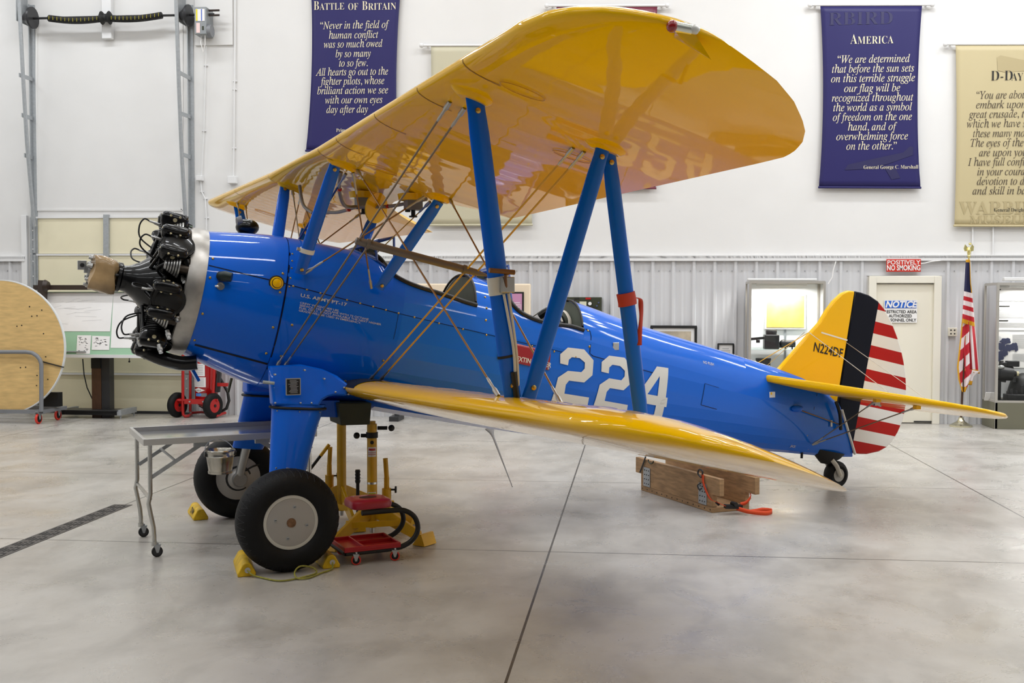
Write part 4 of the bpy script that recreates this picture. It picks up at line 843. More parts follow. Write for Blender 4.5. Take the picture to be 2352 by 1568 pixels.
ribbon(t, 'webbing', [G(LL-.13, -.012, .3), G(LL-.11, -.014, .22), G(LL-.02, -.014, .12), G(LL+.06, .0, .1), G(LL+.1, .06, .07)], la, .03, ORG_)
ribbon(t, 'webbing', [G(LL+.1, .2, .075), G(LL+.1, .26, .085), G(LL+.09, .31, .13), G(LL+.03, .34, .16)], Z_, .03, ORG_)
ribbon(t, 'loose_end', [G(LL+.12, .15, .05), G(LL+.2, .22, .03), G(LL+.26, .34, .02), G(LL+.2, .44, .02), G(LL+.13, .4, .02), G(LL+.16, .3, .022), G(LL+.18, .24, .025)], Z_, .035, ORG_)
b = MB(); b.beam(G(LL+.09, .06, .065), G(LL+.12, .2, .06), .05, .03); b.cyl(G(LL+.085, .13, .085), G(LL+.145, .13, .085), .018, n=12); b.beam(G(LL+.07, .02, .075), G(LL+.05, -.0, .1), .04, .01); b.build('ratchet', BLACK, t)
b = MB(); b.tube(smooth([G(LL-.14, -.02, .27), G(LL-.17, -.03, .3), G(LL-.15, -.03, .335), G(LL-.11, -.025, .325), G(LL-.12, -.02, .3)], 4), .007, 8); b.tube(smooth([G(LL-.15, -.015, .22), G(LL-.18, -.025, .2), G(LL-.16, -.025, .17), G(LL-.13, -.02, .18)], 4), .006, 8); b.build('hook', DSTEEL, t)
t = thing('tie_down_strap', 'black strap and olive ring at the left end of the wooden trough', 'strap', G(.05, 0, .15))
ribbon(t, 'strap', [G(.1, -.01, .32), G(.06, -.012, .25), G(.0, -.012, .16)], la, .022, RUB2)
b = MB(); b.tube([G(.2+.045*math.cos(a), -.015, .3+.03*math.sin(a)) for a in [PI+k*PI/10 for k in range(11)]], .006, 8); b.build('ring', OLIVE, t)
# ------------------------------------------------------------------ biplane  (s along the thrust line, l towards the near side, t up)
TILT = math.radians(11.5); CT, SN = math.cos(TILT), math.sin(TILT)
plane = thing('biplane', 'blue and yellow open cockpit biplane numbered 224 with its propeller removed', 'airplane', ORG, PSI)
def B3(a, l, z): return V((a, -l, z))
def P(s, l, t): return V((s*CT+t*SN, -l, 1.55-s*SN+t*CT))
def px_l(px, py, l):                    # body point seen at a pixel, at lateral station l -> (a, z)
    v = _r*((px-CX)/FPX)-_u*((py-CY)/FPX)+_f; k = ((ORG-EYE).dot(LAT)+l)/v.dot(LAT); X = EYE+v*k
    return (X-ORG).dot(AX), X.z
def st(px, py, l):
    a, z = px_l(px, py, l); z -= 1.55; return a*CT-z*SN, a*SN+z*CT
def pb(px, py, l): a, z = px_l(px, py, l); return B3(a, l, z)
def mk(b, nm, m, par=None, **k): return b.build(nm, m, par or plane, local=True, **k)
# fuselage sections: s, top, bottom, half width, middle, exponent above, exponent below
SEC = [(-.47, .55, -.31, .43, .12, 2.0, 2.0), (-.2, .6, -.385, .44, .11, 2.1, 2.05), (.05, .632, -.44, .445, .1, 2.25, 2.25), (.5, .648, -.468, .445, .12, 2.3, 2.4), (1.0, .655, -.475, .445, .15, 2.3, 2.5),
       (1.7, .66, -.468, .44, .16, 2.3, 2.5), (2.37, .652, -.452, .43, .16, 2.3, 2.5), (2.95, .592, -.4, .365, .155, 2.2, 2.45), (3.6, .55, -.335, .285, .15, 2.1, 2.4), (4.25, .507, -.278, .2, .14, 2, 2.3), (4.8, .46, -.235, .12, .13, 2, 2.3), (5.12, .385, -.2, .07, .12, 2, 2.2), (5.3, .3, -.165, .04, .1, 2, 2)]
def sec(s):
    s = max(SEC[0][0], min(SEC[-1][0], s))
    for i in range(len(SEC)-1):
        if s <= SEC[i+1][0]:
            p0, p1, p2, p3 = SEC[max(i-1, 0)], SEC[i], SEC[i+1], SEC[min(i+2, len(SEC)-1)]; h = p2[0]-p1[0]; u = (s-p1[0])/h; o = []
            for k in range(1, 7):
                m1 = (p2[k]-p0[k])/(p2[0]-p0[0]); m2 = (p3[k]-p1[k])/(p3[0]-p1[0])
                o.append((2*u**3-3*u*u+1)*p1[k]+(u**3-2*u*u+u)*h*m1+(-2*u**3+3*u*u)*p2[k]+(u**3-u*u)*h*m2)
            return o
def lsurf(s, t):
    top, bot, hw, tm, nt_, nb = sec(s); H, n = (top-tm, nt_) if t > tm else (tm-bot, nb); x = min(1, abs(t-tm)/H); return hw*max(0, 1-x**n)**(1/n)
def tail_shift(s, t):
    k = max(0, min(1, (s-4.85)/.45)); e = max(0, (.28-t)*.6); return s+k*e
def ring(s, kmax=None, off=0.0, n=14, fac=False, nt=None):
    """half section bottom -> top for the near side, as (l, t); kmax = half opening at top; fac = flat facets between stringers"""
    top, bot, hw, tm, nt_, nb = sec(s); hw += off; out = []; nt = nt or n; amax = PI/2
    if kmax: amax = math.acos(min(1, (kmax/hw)**(nt_/2)))
    def pt(a):
        N, H = (nb, tm-bot+off) if a <= 0 else (nt_, top-tm+off); c, s_ = math.cos(a), math.sin(a); return (hw*max(0, c)**(2/N), tm+H*math.copysign(abs(s_)**(2/N), s_))
    if fac:
        ang = [-PI/2, -1.18, -.9, -.66, -.44, -.25, -.08, .12, .32]; out = [pt(ang[0])]
        for a_, c_ in zip(ang, ang[1:]): p, q = pt(a_), pt(c_); out += [((p[0]+q[0])/2, (p[1]+q[1])/2), q]
        a0_ = ang[-1]
        if kmax and amax < a0_+.05: a0_ = amax-.05; out[-1] = pt(a0_)
        for i in range(1, nt+1): out.append(pt(a0_+(amax-a0_)*i/nt))
    else:
        for i in range(n+1): out.append(pt(-PI/2+PI/2*i/n))
        for i in range(1, nt+1): out.append(pt(amax*i/nt))
    return out
def loft(stations, n, off=0.0, smooth=True, mb=None, mi=0, fac=False, nt=None):
    b = mb or MB(); rows = []
    for s, km in stations:
        h = ring(s, km, off, n, fac, nt); r = [P(tail_shift(s, t), l, t) for l, t in h]; r2 = [P(tail_shift(s, t), -l, t) for l, t in reversed(h)]
        rows.append(r2[:]+r[:]) if km else rows.append(r2[:]+r[:])
    b.grid(rows, mi, smooth); return b
CK1 = [(.70, .06), (.72, .18), (.75, .27), (.8, .335), (.89, .362), (1.0, .375), (1.12, .381), (1.26, .388), (1.36, .394), (1.45, .396)]
CK2 = [(1.66, .06), (1.68, .2), (1.71, .3), (1.75, .36), (1.83, .388), (1.97, .4), (2.12, .398), (2.25, .39), (2.36, .388)]
# engine cowling (smooth metal) and its panel gaps
def ribbon_on(b, pts, wd, mi, off=.0025, side=1):
    rows = []
    for i, (s, t) in enumerate(pts):
        s0, t0 = pts[max(i-1, 0)]; s1, t1 = pts[min(i+1, len(pts)-1)]; d = math.hypot(s1-s0, t1-t0); nx, ny = -(t1-t0)/d*wd/2, (s1-s0)/d*wd/2
        rows.append([P(s+nx*k, side*(lsurf(s+nx*k, t+ny*k)+off), t+ny*k) for k in (-1, 1)])
    b.grid(rows, mi, True)
def interp(p, q, n=10): return [(p[0]+(q[0]-p[0])*i/n, p[1]+(q[1]-p[1])*i/n) for i in range(n+1)]
def stv(px, py):                       # fuselage side point under a pixel
    l = .42
    for _ in range(8): s, t = st(px, py, l); l = lsurf(s, t)
    return s, t
def screw(b, s, t, r=.008, mi=1, side=1):
    l = lsurf(s, t); c = P(s, side*l, t); nrm = (P(s, side*l, t)-P(s, 0, sec(s)[3])).normalized(); nrm = V((0, -side, 0)) if abs(t-sec(s)[3]) < .2 else nrm
    b.lathe(c-nrm*.002, nrm, [(0, r), (.005, r), (.008, r*.5)], 8, True, mi)
b = loft([(s, None) for s in [-.47+.52*i/13 for i in range(14)]], 16)
for side in (1, -1):
    ribbon_on(b, interp((-.46, .30), (.05, .285)), .006, 1, side=side); ribbon_on(b, interp((-.43, -.23), (.05, -.27)), .012, 1, side=side)
    for s in (-.44, .02):
        for t in (.35, .22, -.02, -.2): screw(b, s+.0, t, .009, 2, side)
mk(b, 'engine_cowling', [BLUE, NAVY, BRASS], sharp=60)
# fuselage: metal forward part smooth, fabric part faceted by its stringers
b = MB()
loft([(.055, None), (.2, None), (.35, None), (.5, None), (.62, None), (.695, None)], 30, mb=b, nt=26); loft([(.695, .02)]+CK1[:5], 30, mb=b, nt=26); K_ = dict(fac=True, nt=24)
nf0 = len(b.f); loft(CK1[4:], 14, mb=b, **K_); loft([(1.45, .36), (1.452, .02)], 14, mb=b, **K_)
loft([(1.452, None), (1.5, None), (1.57, None), (1.655, None)], 14, mb=b, **K_); loft([(1.655, .02)]+CK2, 14, mb=b, **K_); loft([(2.36, .345), (2.362, .02)], 14, mb=b, **K_)
loft([(s, None) for s in (2.362, 2.45, 2.6, 2.9, 3.3, 3.7, 4.1, 4.5, 4.8, 5.0, 5.12, 5.22, 5.3)], 14, mb=b, fac=True, nt=24)
nf1 = len(b.f); h = ring(5.3, None, 0, 8); rr_ = [P(tail_shift(5.3, t), l, t) for l, t in h]+[P(tail_shift(5.3, t), -l, t) for l, t in reversed(h)]; b.add(rr_, [tuple(range(len(rr_)))])
for side in (1, -1):
    ribbon_on(b, [(.058, .6-.1*i) for i in range(11)], .008, 1, side=side)
    ribbon_on(b, interp((.06, .283), (.86, .245)), .005, 1, side=side); ribbon_on(b, interp((.86, .245), (2.4, .21), 16), .004, 1, side=side)
    ribbon_on(b, interp((.06, -.3), (1.35, -.36)), .005, 1, side=side); ribbon_on(b, [(.86, .24), (.86, .1), (.855, -.1)], .003, 1, side=side)
    ribbon_on(b, [(2.38, .43), (2.42, .42), (2.43, .38), (2.43, .25), (2.46, .235)], .006, 1, side=side); ribbon_on(b, interp((2.46, .235), (3.18, .2), 10), .005, 1, side=side)
    ribbon_on(b, interp((3.62, .21), (3.62, .03), 4), .005, 1, side=side); ribbon_on(b, interp((3.62, .03), (3.8, .02), 3), .005, 1, side=side); ribbon_on(b, interp((3.62, .21), (3.78, .2), 3), .003, 1, side=side)
    ribbon_on(b, [(4.98, .34), (4.95, .2), (4.93, .0), (4.93, -.1)], .006, 1, side=side)
    for k in range(9): screw(b, .1+.095*k, .279-.004*k, .007, 2, side)
    for k in range(8): screw(b, .98+.19*k, .242-.0036*k*5.6*.3, .007, 2, side)
    for t in (.5, .45, .4, .33, .27): screw(b, .075, t, .006, 2, side)
    for s, t in ((.14, .02), (.12, -.2), (.82, -.1), (.33, -.28), (.6, -.29), (.86, -.31), (.12, -.33), (1.52, .5), (1.53, .42), (1.53, .33), (2.42, .3), (2.4, .42), (1.62, .46), (1.64, .38), (.72, .45), (.73, .52)): screw(b, s, t, .0085, 2, side)
    for s, t in ((4.93, -.05), (5.1, -.06), (5.0, -.17), (5.1, -.165), (5.2, -.15), (5.3, -.14)): screw(b, s, t, .006, 2, side)
for k_ in range(nf0, nf1): b.m[k_] = 3
fus = mk(b, 'fuselage', [BLUE, NAVY, BRASS, BLUEF], sharp=4.6)
# cockpit interiors: green liner, black coaming, bulkheads
LINER = mat('cockpit_green_grey', (84, 92, 80), .6, noise=.15, nscale=6); LEATH = mat('black_leather', (24, 22, 20), .45, bump=.3, bscale=40)
for CK, bs, nm in ((CK1, 1.445, 'front'), (CK2, 2.355, 'rear')):
    b = MB(); rows = []
    for s, km in CK+[(CK[-1][0]-.003, CK[-1][1])][:0]:
        h = [(l, t) for l, t in ring(s, km, -.012, 14)]; rows.append([P(s, -l, t) for l, t in reversed(h)]+[P(s, l, t) for l, t in h])
    b.grid(rows); mk(b, 'cockpit_liner', LINER)
    h = ring(bs, None, -.012, 14); pts = [P(bs, l, t) for l, t in h]+[P(bs, -l, t) for l, t in reversed(h)]
    b = MB(); b.add(pts, [tuple(range(len(pts)))]); mk(b, 'cockpit_bulkhead', LINER)
    b = MB(); h = [(l, t) for l, t in ring(bs-.004, None, .002, 14) if t > .42]; b.tube([P(bs-.004, -l, t) for l, t in h]+[P(bs-.004, l, t) for l, t in reversed(h)], .009, 8); mk(b, 'bulkhead_edging', RUB2)
    b = MB()
    pts = []
    for s, km in CK: l, t = ring(s, km, .002, 14)[-1]; pts.append((s, l, t))
    path = [P(s, l, t) for s, l, t in reversed(pts)]+[P(s, -l, t) for s, l, t in pts]
    b.tube(smooth(path, 3), .017, 10); mk(b, 'cockpit_coaming', LEATH)
# rear seat harness and headrest cushion
b = MB(); b.tube(smooth([P(2.22, -.1, .38), P(2.27, -.02, .52), P(2.3, .06, .49), P(2.3, .12, .42)], 5), .035, 10); b.tube(smooth([P(2.1, .1, .47), P(2.16, .15, .53), P(2.22, .2, .5)], 4), .03, 8); mk(b, 'seat_cushion', LEATH)
b = MB()
for l in (.0, .12): b.tube(smooth([P(2.24, l-.1, .4), P(2.29, l-.03, .55), P(2.33, l+.05, .5), P(2.33, l+.09, .4)], 5), .018, 8, flat=.25)
b.tube(smooth([P(2.1, .0, .47), P(2.16, .08, .545), P(2.22, .16, .53), P(2.26, .2, .46)], 4), .014, 8, flat=.3); mk(b, 'harness', mat('webbing_white', (222, 214, 200), .7))
# windscreen frames
def windscreen(sT, tT):
    top_t = lambda s, l: sec(s)[3]+(sec(s)[0]-sec(s)[3])*(1-(abs(l)/sec(s)[2])**sec(s)[4])**(1/sec(s)[4])
    pr = []
    for k in (1, -1):
        F, T_, W_ = P(sT-.25, k*.07, top_t(sT-.25, .07)+.006), P(sT, k*.18, tT), P(sT+.01, k*.33, top_t(sT+.01, .33)+.006); M_ = F.lerp(T_, .55); N_ = P(sT-.11, k*.25, top_t(sT-.11, .25)+.006); pr.append((F, T_, W_, M_, N_))
    b = MB(); (F, T_, W_, M_, N_), (F2, T2, W2, M2, N2) = pr
    for p, q in ((F, T_), (F2, T2), (T_, T2), (T_, W_), (T2, W2), (M_, N_), (M2, N2), (F, F2), (F, N_), (F2, N2), (N_, W_), (N2, W2)): b.tube([p, q], .009, 8)
    o = mk(b, 'windscreen_frame', mat('windscreen_blue', (10, 62, 140), .35, coat=.4))
    b = MB(); b.add([F, T_, T2, F2, N_, W_, N2, W2], [(0, 1, 2, 3), (0, 4, 1), (4, 5, 1), (3, 2, 6), (6, 2, 7)]); mk(b, 'windscreen_pane', GLASS, o)
windscreen(.80, .795); windscreen(1.73, .79)
# ------------------------------------------------------------------ cowl ring, engine
b = MB(); b.lathe(P(-.585, 0, .12), P(1, 0, .12)-P(0, 0, .12), [(.02, .395), (0, .405), (.005, .425), (.04, .437), (.09, .44), (.118, .438), (.12, .43), (.11, .42), (.05, .41)], 64, caps=False); mk(b, 'exhaust_collector_ring', ALU)
b = MB(); b.lathe(P(-.5, 0, .12), P(1, 0, .12)-P(0, 0, .12), [(0, .02), (0, .42)], 48, caps=False); mk(b, 'dark_backing_disc', BLACK)  # black disc added to keep the gaps between the cylinders dark
AXS = P(1, 0, 0)-P(0, 0, 0)
def ER(s, ang, r): return P(s, r*math.cos(ang), .12+r*math.sin(ang))
eng = mk(MB().lathe(P(-.98, 0, .12), AXS, [(0, .05), (0, .085), (.012, .1), (.03, .1), (.04, .085), (.07, .09), (.13, .125), (.2, .19), (.26, .225), (.28, .235), (.31, .235), (.36, .22), (.48, .2)], 40), 'engine', BLACKG)
lab(eng, 'black radial engine with seven exposed cylinders')
mk(MB().lathe(P(-1.06, 0, .12), AXS, [(0, .03), (.02, .042), (.05, .042), (.05, .036), (.085, .036)], 20), 'propeller_shaft', BRASS)
b = MB()
for k in range(14): c = ER(-.695, k*2*PI/14+.1, .215); b.cyl(c, c-AXS*.014, .011, n=6)
for k in range(8): c = ER(-.968, k*2*PI/8+.1, .09); b.cyl(c, c-AXS*.02, .009, n=6)
mk(b, 'crankcase_bolts', CHROME if False else BLACKG, eng)
SILV = mat('cast_aluminium', (176, 176, 174), .35, .8)
for k in range(7):
    an = PI/2-k*2*PI/7; d = (ER(0, an, 1)-ER(0, an, 0)); tg = AXS.cross(d).normalized(); sc_ = -.665
    b = MB(); pr = [(.17, .075)]
    r = .2
    while r < .345: pr += [(r, .078), (r, .094), (r+.006, .094), (r+.006, .078)]; r += .0135
    b.lathe(ER(sc_, an, 0), d, pr+[(.345, .08)], 22, caps=False)
    r = .35
    pr = []
    while r < .445: pr += [(r, .082), (r, .11-.2*max(0, r-.41)), (r+.007, .11-.2*max(0, r-.41)), (r+.007, .082)]; r += .015
    b.lathe(ER(sc_, an, 0), d, pr+[(.452, .085), (.462, .05), (.464, .0)], 22, caps=False)
    for q_ in (-.088, .088):                   # rocker boxes lie fore and aft, side by side
        c = ER(sc_-.03, an, .455)+tg*q_
        def rb(kx, ky, dh): return [c+AXS*(kx*math.copysign(abs(math.cos(2*PI*i/20))**.55, math.cos(2*PI*i/20)))+tg*(ky*math.copysign(abs(math.sin(2*PI*i/20))**.7, math.sin(2*PI*i/20)))+d*dh for i in range(20)]
        b.ring_sweep([rb(.075, .03, -.06), rb(.088, .037, -.03), rb(.09, .038, .0), rb(.092, .04, .002), rb(.092, .04, .01), rb(.088, .036, .012), rb(.08, .03, .034), rb(.07, .02, .042)])
        b.tube([c-d*.02, ER(sc_+.0, an, .4)], .045, 10)
    cyl = mk(b, 'cylinder', BLACKG, eng)
    b = MB()
    for q_ in (-.088, .088):
        c = ER(sc_-.03, an, .455)+tg*q_
        for x_, y_ in ((-.08, .0), (.08, .0), (-.03, .034), (.03, .034), (-.03, -.034), (.03, -.034)):
            p = c+AXS*x_+tg*y_; b.lathe(p+d*.008, d, [(0, .008), (.012, .008), (.015, .003)], 7)
        p = c+tg*math.copysign(.036, q_)-d*.01; b.lathe(p, tg*math.copysign(1, q_), [(0, .014), (.006, .014), (.006, .006)], 10)
    mk(b, 'rocker_bolts', mat('pale_brass_bolt', (206, 196, 160), .35, .8), eng)
    b = MB()
    for sg in (-1, 1): b.tube([ER(-.79, an+sg*.13, .19), ER(sc_-.1+.02, an+sg*.07, .42)], .012, 8)
    mk(b, 'pushrod_tubes', BLACKG, eng)
    b = MB(); pf = ER(sc_-.09, an+.1, .405); b.cyl(pf, pf-AXS*.05+d*.01, .011, n=10); b.cyl(pf-AXS*.05+d*.01, pf-AXS*.085+d*.015, .008, n=8); mk(b, 'spark_plug', SILV, eng)
    b = MB(); q = pf-AXS*.085+d*.015; b.tube(smooth([q, q-AXS*.035+d*.005, q-AXS*.055-d*.05, q-AXS*.03-d*.13, ER(-.75, an+.05, .22)], 6), .0055, 7); mk(b, 'ignition_lead', BLACK, eng)
    b = MB(); c = ER(sc_, an, .37)+tg*.14; b.tube(smooth([c+AXS*.02, c+AXS*.09, c+AXS*.135-tg*.02, c+AXS*.15-tg*.05+d*.01, c+AXS*.16-tg*.07+d*.02], 6), .03, 12); mk(b, 'exhaust_pipe', BROWNP, eng)
    b = MB(); c = ER(sc_-.02, an, .37)+tg*.15          # finned collar on the exhaust port
    for j in range(6): b.lathe(c+AXS*(-.045+.016*j)-tg*.02, AXS, [(0, .02+.008*j), (.002, .03+.008*j), (.011, .034+.008*j), (.013, .024+.008*j)], 20)
    mk(b, 'finned_exhaust_elbow', SILV, eng)
for s, l, t in ((-.6, .36, -.05), (-.63, .36, -.17), (-.66, .34, -.27), (-.6, .33, .2), (-.78, .2, -.25)):
    p = P(s, l, t); b = MB(); b.cyl(p, p+P(.02, .03, -.05)-P(0, 0, 0), .014, n=8); b.cyl(p+(P(.02, .03, -.05)-P(0, 0, 0))*.4, p+(P(.02, .03, -.05)-P(0, 0, 0))*.7, .018, n=6); mk(b, 'oil_line_fitting', SILV, eng)
for k in range(7):
    an = PI/2-(k+.5)*2*PI/7; b = MB(); b.tube(smooth([ER(-.56, an, .18), ER(-.56, an, .3), ER(-.57, an+.12, .38), ER(-.6, an+.25, .4)], 5), .035, 10); mk(b, 'intake_pipe', BLACKG, eng)
    b = MB(); b.tube(smooth([ER(-.7, an, .2), ER(-.76, an+.1, .3), ER(-.7, an+.2, .38)], 5), .008, 6); mk(b, 'oil_line', BLACK, eng)
b = MB(); b.lathe(P(-.66, 0, -.3), P(0, 0, -.1)-P(0, 0, 0), [(0, .06), (.05, .06), (.09, .045)], 18); b.tube(smooth([P(-.72, .1, -.33), P(-.6, .14, -.36), P(-.48, .16, -.37), P(-.38, .18, -.345)], 4), .05, 12); mk(b, 'oil_sump', BLACKG, eng)
b = MB(); b.beam(P(-.42, .05, -.36), P(-.33, .05, -.47), .1, .02); mk(b, 'cowl_scoop', BLUE)
# propeller hub under an amber plastic bag
hub = mk(MB().lathe(P(-1.155, 0, .12), AXS, [(0, .05), (0, .068), (.02, .07), (.03, .055), (.08, .05)], 20), 'propeller_hub', SILV)
b = MB(); c = P(-1.195, .0, .15); b.box(c, (.055, .05, .06)); b.cyl(c+V((0, -.026, 0)), c+V((0, -.03, 0)), .014, n=12, mi=1); b.box(P(-1.165, 0, .13), (.03, .05, .05)); mk(b, 'hub_clamp', [SILV, BLACK], hub, bevel=.006)
for k in range(6):
    a = k*PI/3+.4; c = P(-1.135, .075*math.cos(a), .12+.09*math.sin(a)); mk(MB().lathe(c, AXS*-1, [(0, .018), (.016, .018), (.016, .011), (.03, .011)], 8), 'hub_bolt', SILV, hub)
b = MB(); rows = []
for i, (s, rl, ru, rd) in enumerate(((-1.135, .09, .085, .08), (-1.128, .11, .115, .11), (-1.06, .12, .12, .115), (-1.0, .12, .11, .12), (-.985, .115, .09, .115), (-.98, .09, .06, .09))):
    r = []
    for k in range(28):
        a = 2*PI*k/28; cx_, sx_ = math.cos(a), math.sin(a); e = 7; rr = 1/((abs(cx_)**e+abs(sx_)**e)**(1/e)); j = 1+.035*math.sin(5*a+i*1.7)+.02*math.sin(9*a-i)
        r.append(P(s+.012*math.sin(3*a+i), rl*cx_*rr*j, .115+(ru if sx_ > 0 else rd)*sx_*rr*j))
    rows.append(r)
b.ring_sweep(rows)
bagm = mat('amber_plastic_wrap', (176, 146, 104), .25, noise=.5, nscale=5, bump=.6, bscale=9, coat=.6, alpha=.95); mk(b, 'hub_wrap', bagm, hub)
# ------------------------------------------------------------------ wings
CH = 1.42
def foil(x, thick=.125):
    yt = 5*thick*(.2969*math.sqrt(x)-.126*x-.3516*x*x+.2843*x**3-.1036*x**4); m_, p_ = .025, .3
    yc = m_/p_**2*(2*p_*x-x*x) if x < p_ else m_/(1-p_)**2*((1-2*p_)+2*p_*x-x*x); return yc+yt, yc-yt*.9
XS = [0, .004, .014, .03, .055, .09, .14, .2, .28, .37, .47, .58, .69, .8, .9, .96, 1.0]
def wing(nm, l_from, l_to, le_a, le_z, dih_from, dih, inc, tip_from, tip_to, cut=None, mats=None):
    ci, si = math.cos(inc), math.sin(inc); st_ = []; n = max(2, int(round(abs(l_to-l_from)/.06))); b = MB(); rows = []
    mx = tip_to; base = sorted(set([round(mx*k/78, 4) for k in range(0, 79)]+[round(mx-d_, 4) for d_ in (0, .0006, .003, .008, .015, .026, .04, .06, .085, .115, .15, .2, .25, .3, .36)]))
    lo_, hi_ = min(l_from, l_to), max(l_from, l_to); ls = sorted(set([s_*x for x in base for s_ in (1, -1) if lo_-1e-6 <= s_*x <= hi_+1e-6]+[round(l_from, 4)]))
    def tipx(l):                        # outline of the rounded tip: leading and trailing edge fractions
        g = l-(mx-4.481); LE_ = [(3.9, 0), (4.07, .018), (4.175, .046), (4.297, .102), (4.372, .162), (4.428, .228), (4.469, .315), (4.481, .40)]; TE_ = [(3.6, 1), (3.795, .997), (3.888, .98), (4.011, .941), (4.121, .885), (4.204, .824), (4.312, .728), (4.398, .617), (4.448, .5), (4.481, .402)]
        def ip_(T_):
            if g <= T_[0][0]: return T_[0][1]
            for (a_, x_), (c_, y_) in zip(T_, T_[1:]):
                if g <= c_+1e-6: return x_+(y_-x_)*(g-a_)/(c_-a_)
            return T_[-1][1]
        return ip_(LE_), ip_(TE_)
    for l in ls:
        x0, x1 = tipx(abs(l)); u = max(0, (abs(l)-(mx-.75))/.75) if abs(l) > mx-.75 else 0
        if cut and abs(l) < cut[0]: x1 -= cut[1]*(1-(abs(l)/cut[0])**2)**.7
        rb = abs(math.sin(PI*l/.205)); scal = 1-.07*(rb**.55)*(1-u)
        zz = le_z+dih*max(0, abs(l)-dih_from); up, lo = [], []
        for x in XS:
            hi, low = foil(x); X = x0+(x1-x0)*x; k = max(.02, (x1-x0)**.8)*(1-.35*u*u); damp = 1 if x < .1 else scal
            for lst, y in ((up, hi*k*damp), (lo, low*k*damp)):
                cx_ = X*CH; lst.append(B3(le_a+cx_*ci+y*CH*si, l, zz-cx_*si+y*CH*ci+.02*u*u))
        rows.append(up+lo[::-1][1:-1])
    b.ring_sweep(rows, True)
    return mk(b, nm, mats or YEL, sharp=55)
IU, IL = math.radians(16.4), math.radians(15.6)
UA, UZ = .235, 2.685
uw = wing('upper_wing', -4.49, 4.49, UA, UZ, .78, .02, IU, 3.45, 4.49, (.8, .42))
LA, LZ, LD = .47, 1.115, .032
for s_ in (1, -1): wing('lower_wing', s_*.42, s_*4.5, LA, LZ, .5, LD, IL, 3.45, 4.5)
def up_low(x, l, off=0.0):              # point on the upper wing's lower face
    y = foil(x)[1]; c_ = x*CH; return B3(UA+c_*math.cos(IU)+(y*CH-off)*math.sin(IU), l, UZ+.02*max(0, abs(l)-.78)-c_*math.sin(IU)+(y*CH-off)*math.cos(IU))
def low_up(x, l, off=0.0):
    y = foil(x)[0]; c_ = x*CH; return B3(LA+c_*math.cos(IL)+(y*CH+off)*math.sin(IL), l, LZ+LD*max(0, abs(l)-.5)-c_*math.sin(IL)+(y*CH+off)*math.cos(IL))
# black walkway and tip patch on the lower wing
for s_ in (1, -1):
    b = MB(); rows = []
    for l in (.44, .55, .66, .78):
        r = [low_up(x, s_*l, .004) for x in (.0, .004, .014, .03, .055, .09, .14, .2)]; rows.append(r)
    b.grid(rows); mk(b, 'wing_walk', BLACK)
def onlow(px, py, dz):                  # point on the lower wing's chord plane (raised by dz) seen at a pixel
    lo, hi = 2.0, 6.0
    for _ in range(50):
        m_ = (lo+hi)/2; a_, z_ = px_l(px, py, m_); g = z_-(LZ+LD*(m_-.5)-math.tan(IL)*(a_-LA)+dz)
        if g < 0: lo = m_
        else: hi = m_
    a_, z_ = px_l(px, py, lo); return B3(a_, lo, z_)
# seams of the metal leading edge on the upper wing
b = MB()
for l in (-2.3, -.8, .8, 1.25, 2.05, 2.75, 3.35):
    r0 = [up_low(x, l-.004, .002) for x in XS[:7]]; r1 = [up_low(x, l+.004, .002) for x in XS[:7]]; b.grid([r0, r1])
mk(b, 'leading_edge_seam', mat('seam_ochre', (150, 104, 8), .5))
# inspection rings
b = MB()
for x, l in ((.26, 1.05), (.2, 3.4), (.62, 2.75), (.3, -2.9)):
    c_ = up_low(x, l, .003); ux_, uy_ = (up_low(x+.05, l, .003)-c_).normalized(), V((0, 1, 0)); b.tube([c_+ux_*.11*math.cos(k*PI/14)+uy_*.05*math.sin(k*PI/14) for k in range(29)], .002, 6)
mk(b, 'inspection_ring', mat('ring_ochre', (206, 150, 8), .45, coat=.9))
# ------------------------------------------------------------------ struts
def strut(nm, p0, p1, chord=.092, thick=.036, cdir=None, m=BLUE, bolts=True, taper=.9):
    p0, p1 = V(p0), V(p1); d = (p1-p0).normalized(); cd = V(cdir or (1, 0, 0)); cd = (cd-d*cd.dot(d)).normalized(); td = d.cross(cd); rings = []
    for u, k, kt in ((0, taper, .75), (.05, taper, .9), (.12, 1, 1), (.5, 1.04, 1), (.88, 1, 1), (.95, taper, .9), (1, taper, .75)):
        c = p0.lerp(p1, u); rings.append([c+cd*(chord/2*k*math.copysign(abs(math.cos(a))**.9, math.cos(a)))+td*(thick/2*kt*math.sin(a)) for a in [2*PI*i/20 for i in range(20)]])
    o = mk(MB().ring_sweep(rings), nm, m)
    if bolts:
        for p in (p0.lerp(p1, .045), p0.lerp(p1, .955)):
            q = td if td.y < 0 else -td; mk(MB().lathe(p+q*thick*.3, q, [(0, .013), (thick*.22+.004, .013), (thick*.22+.008, .006)], 10), 'strut_bolt', BRASS, o)
    return o
CFT, CRT = (.365, 2.585), (1.075, 2.375)
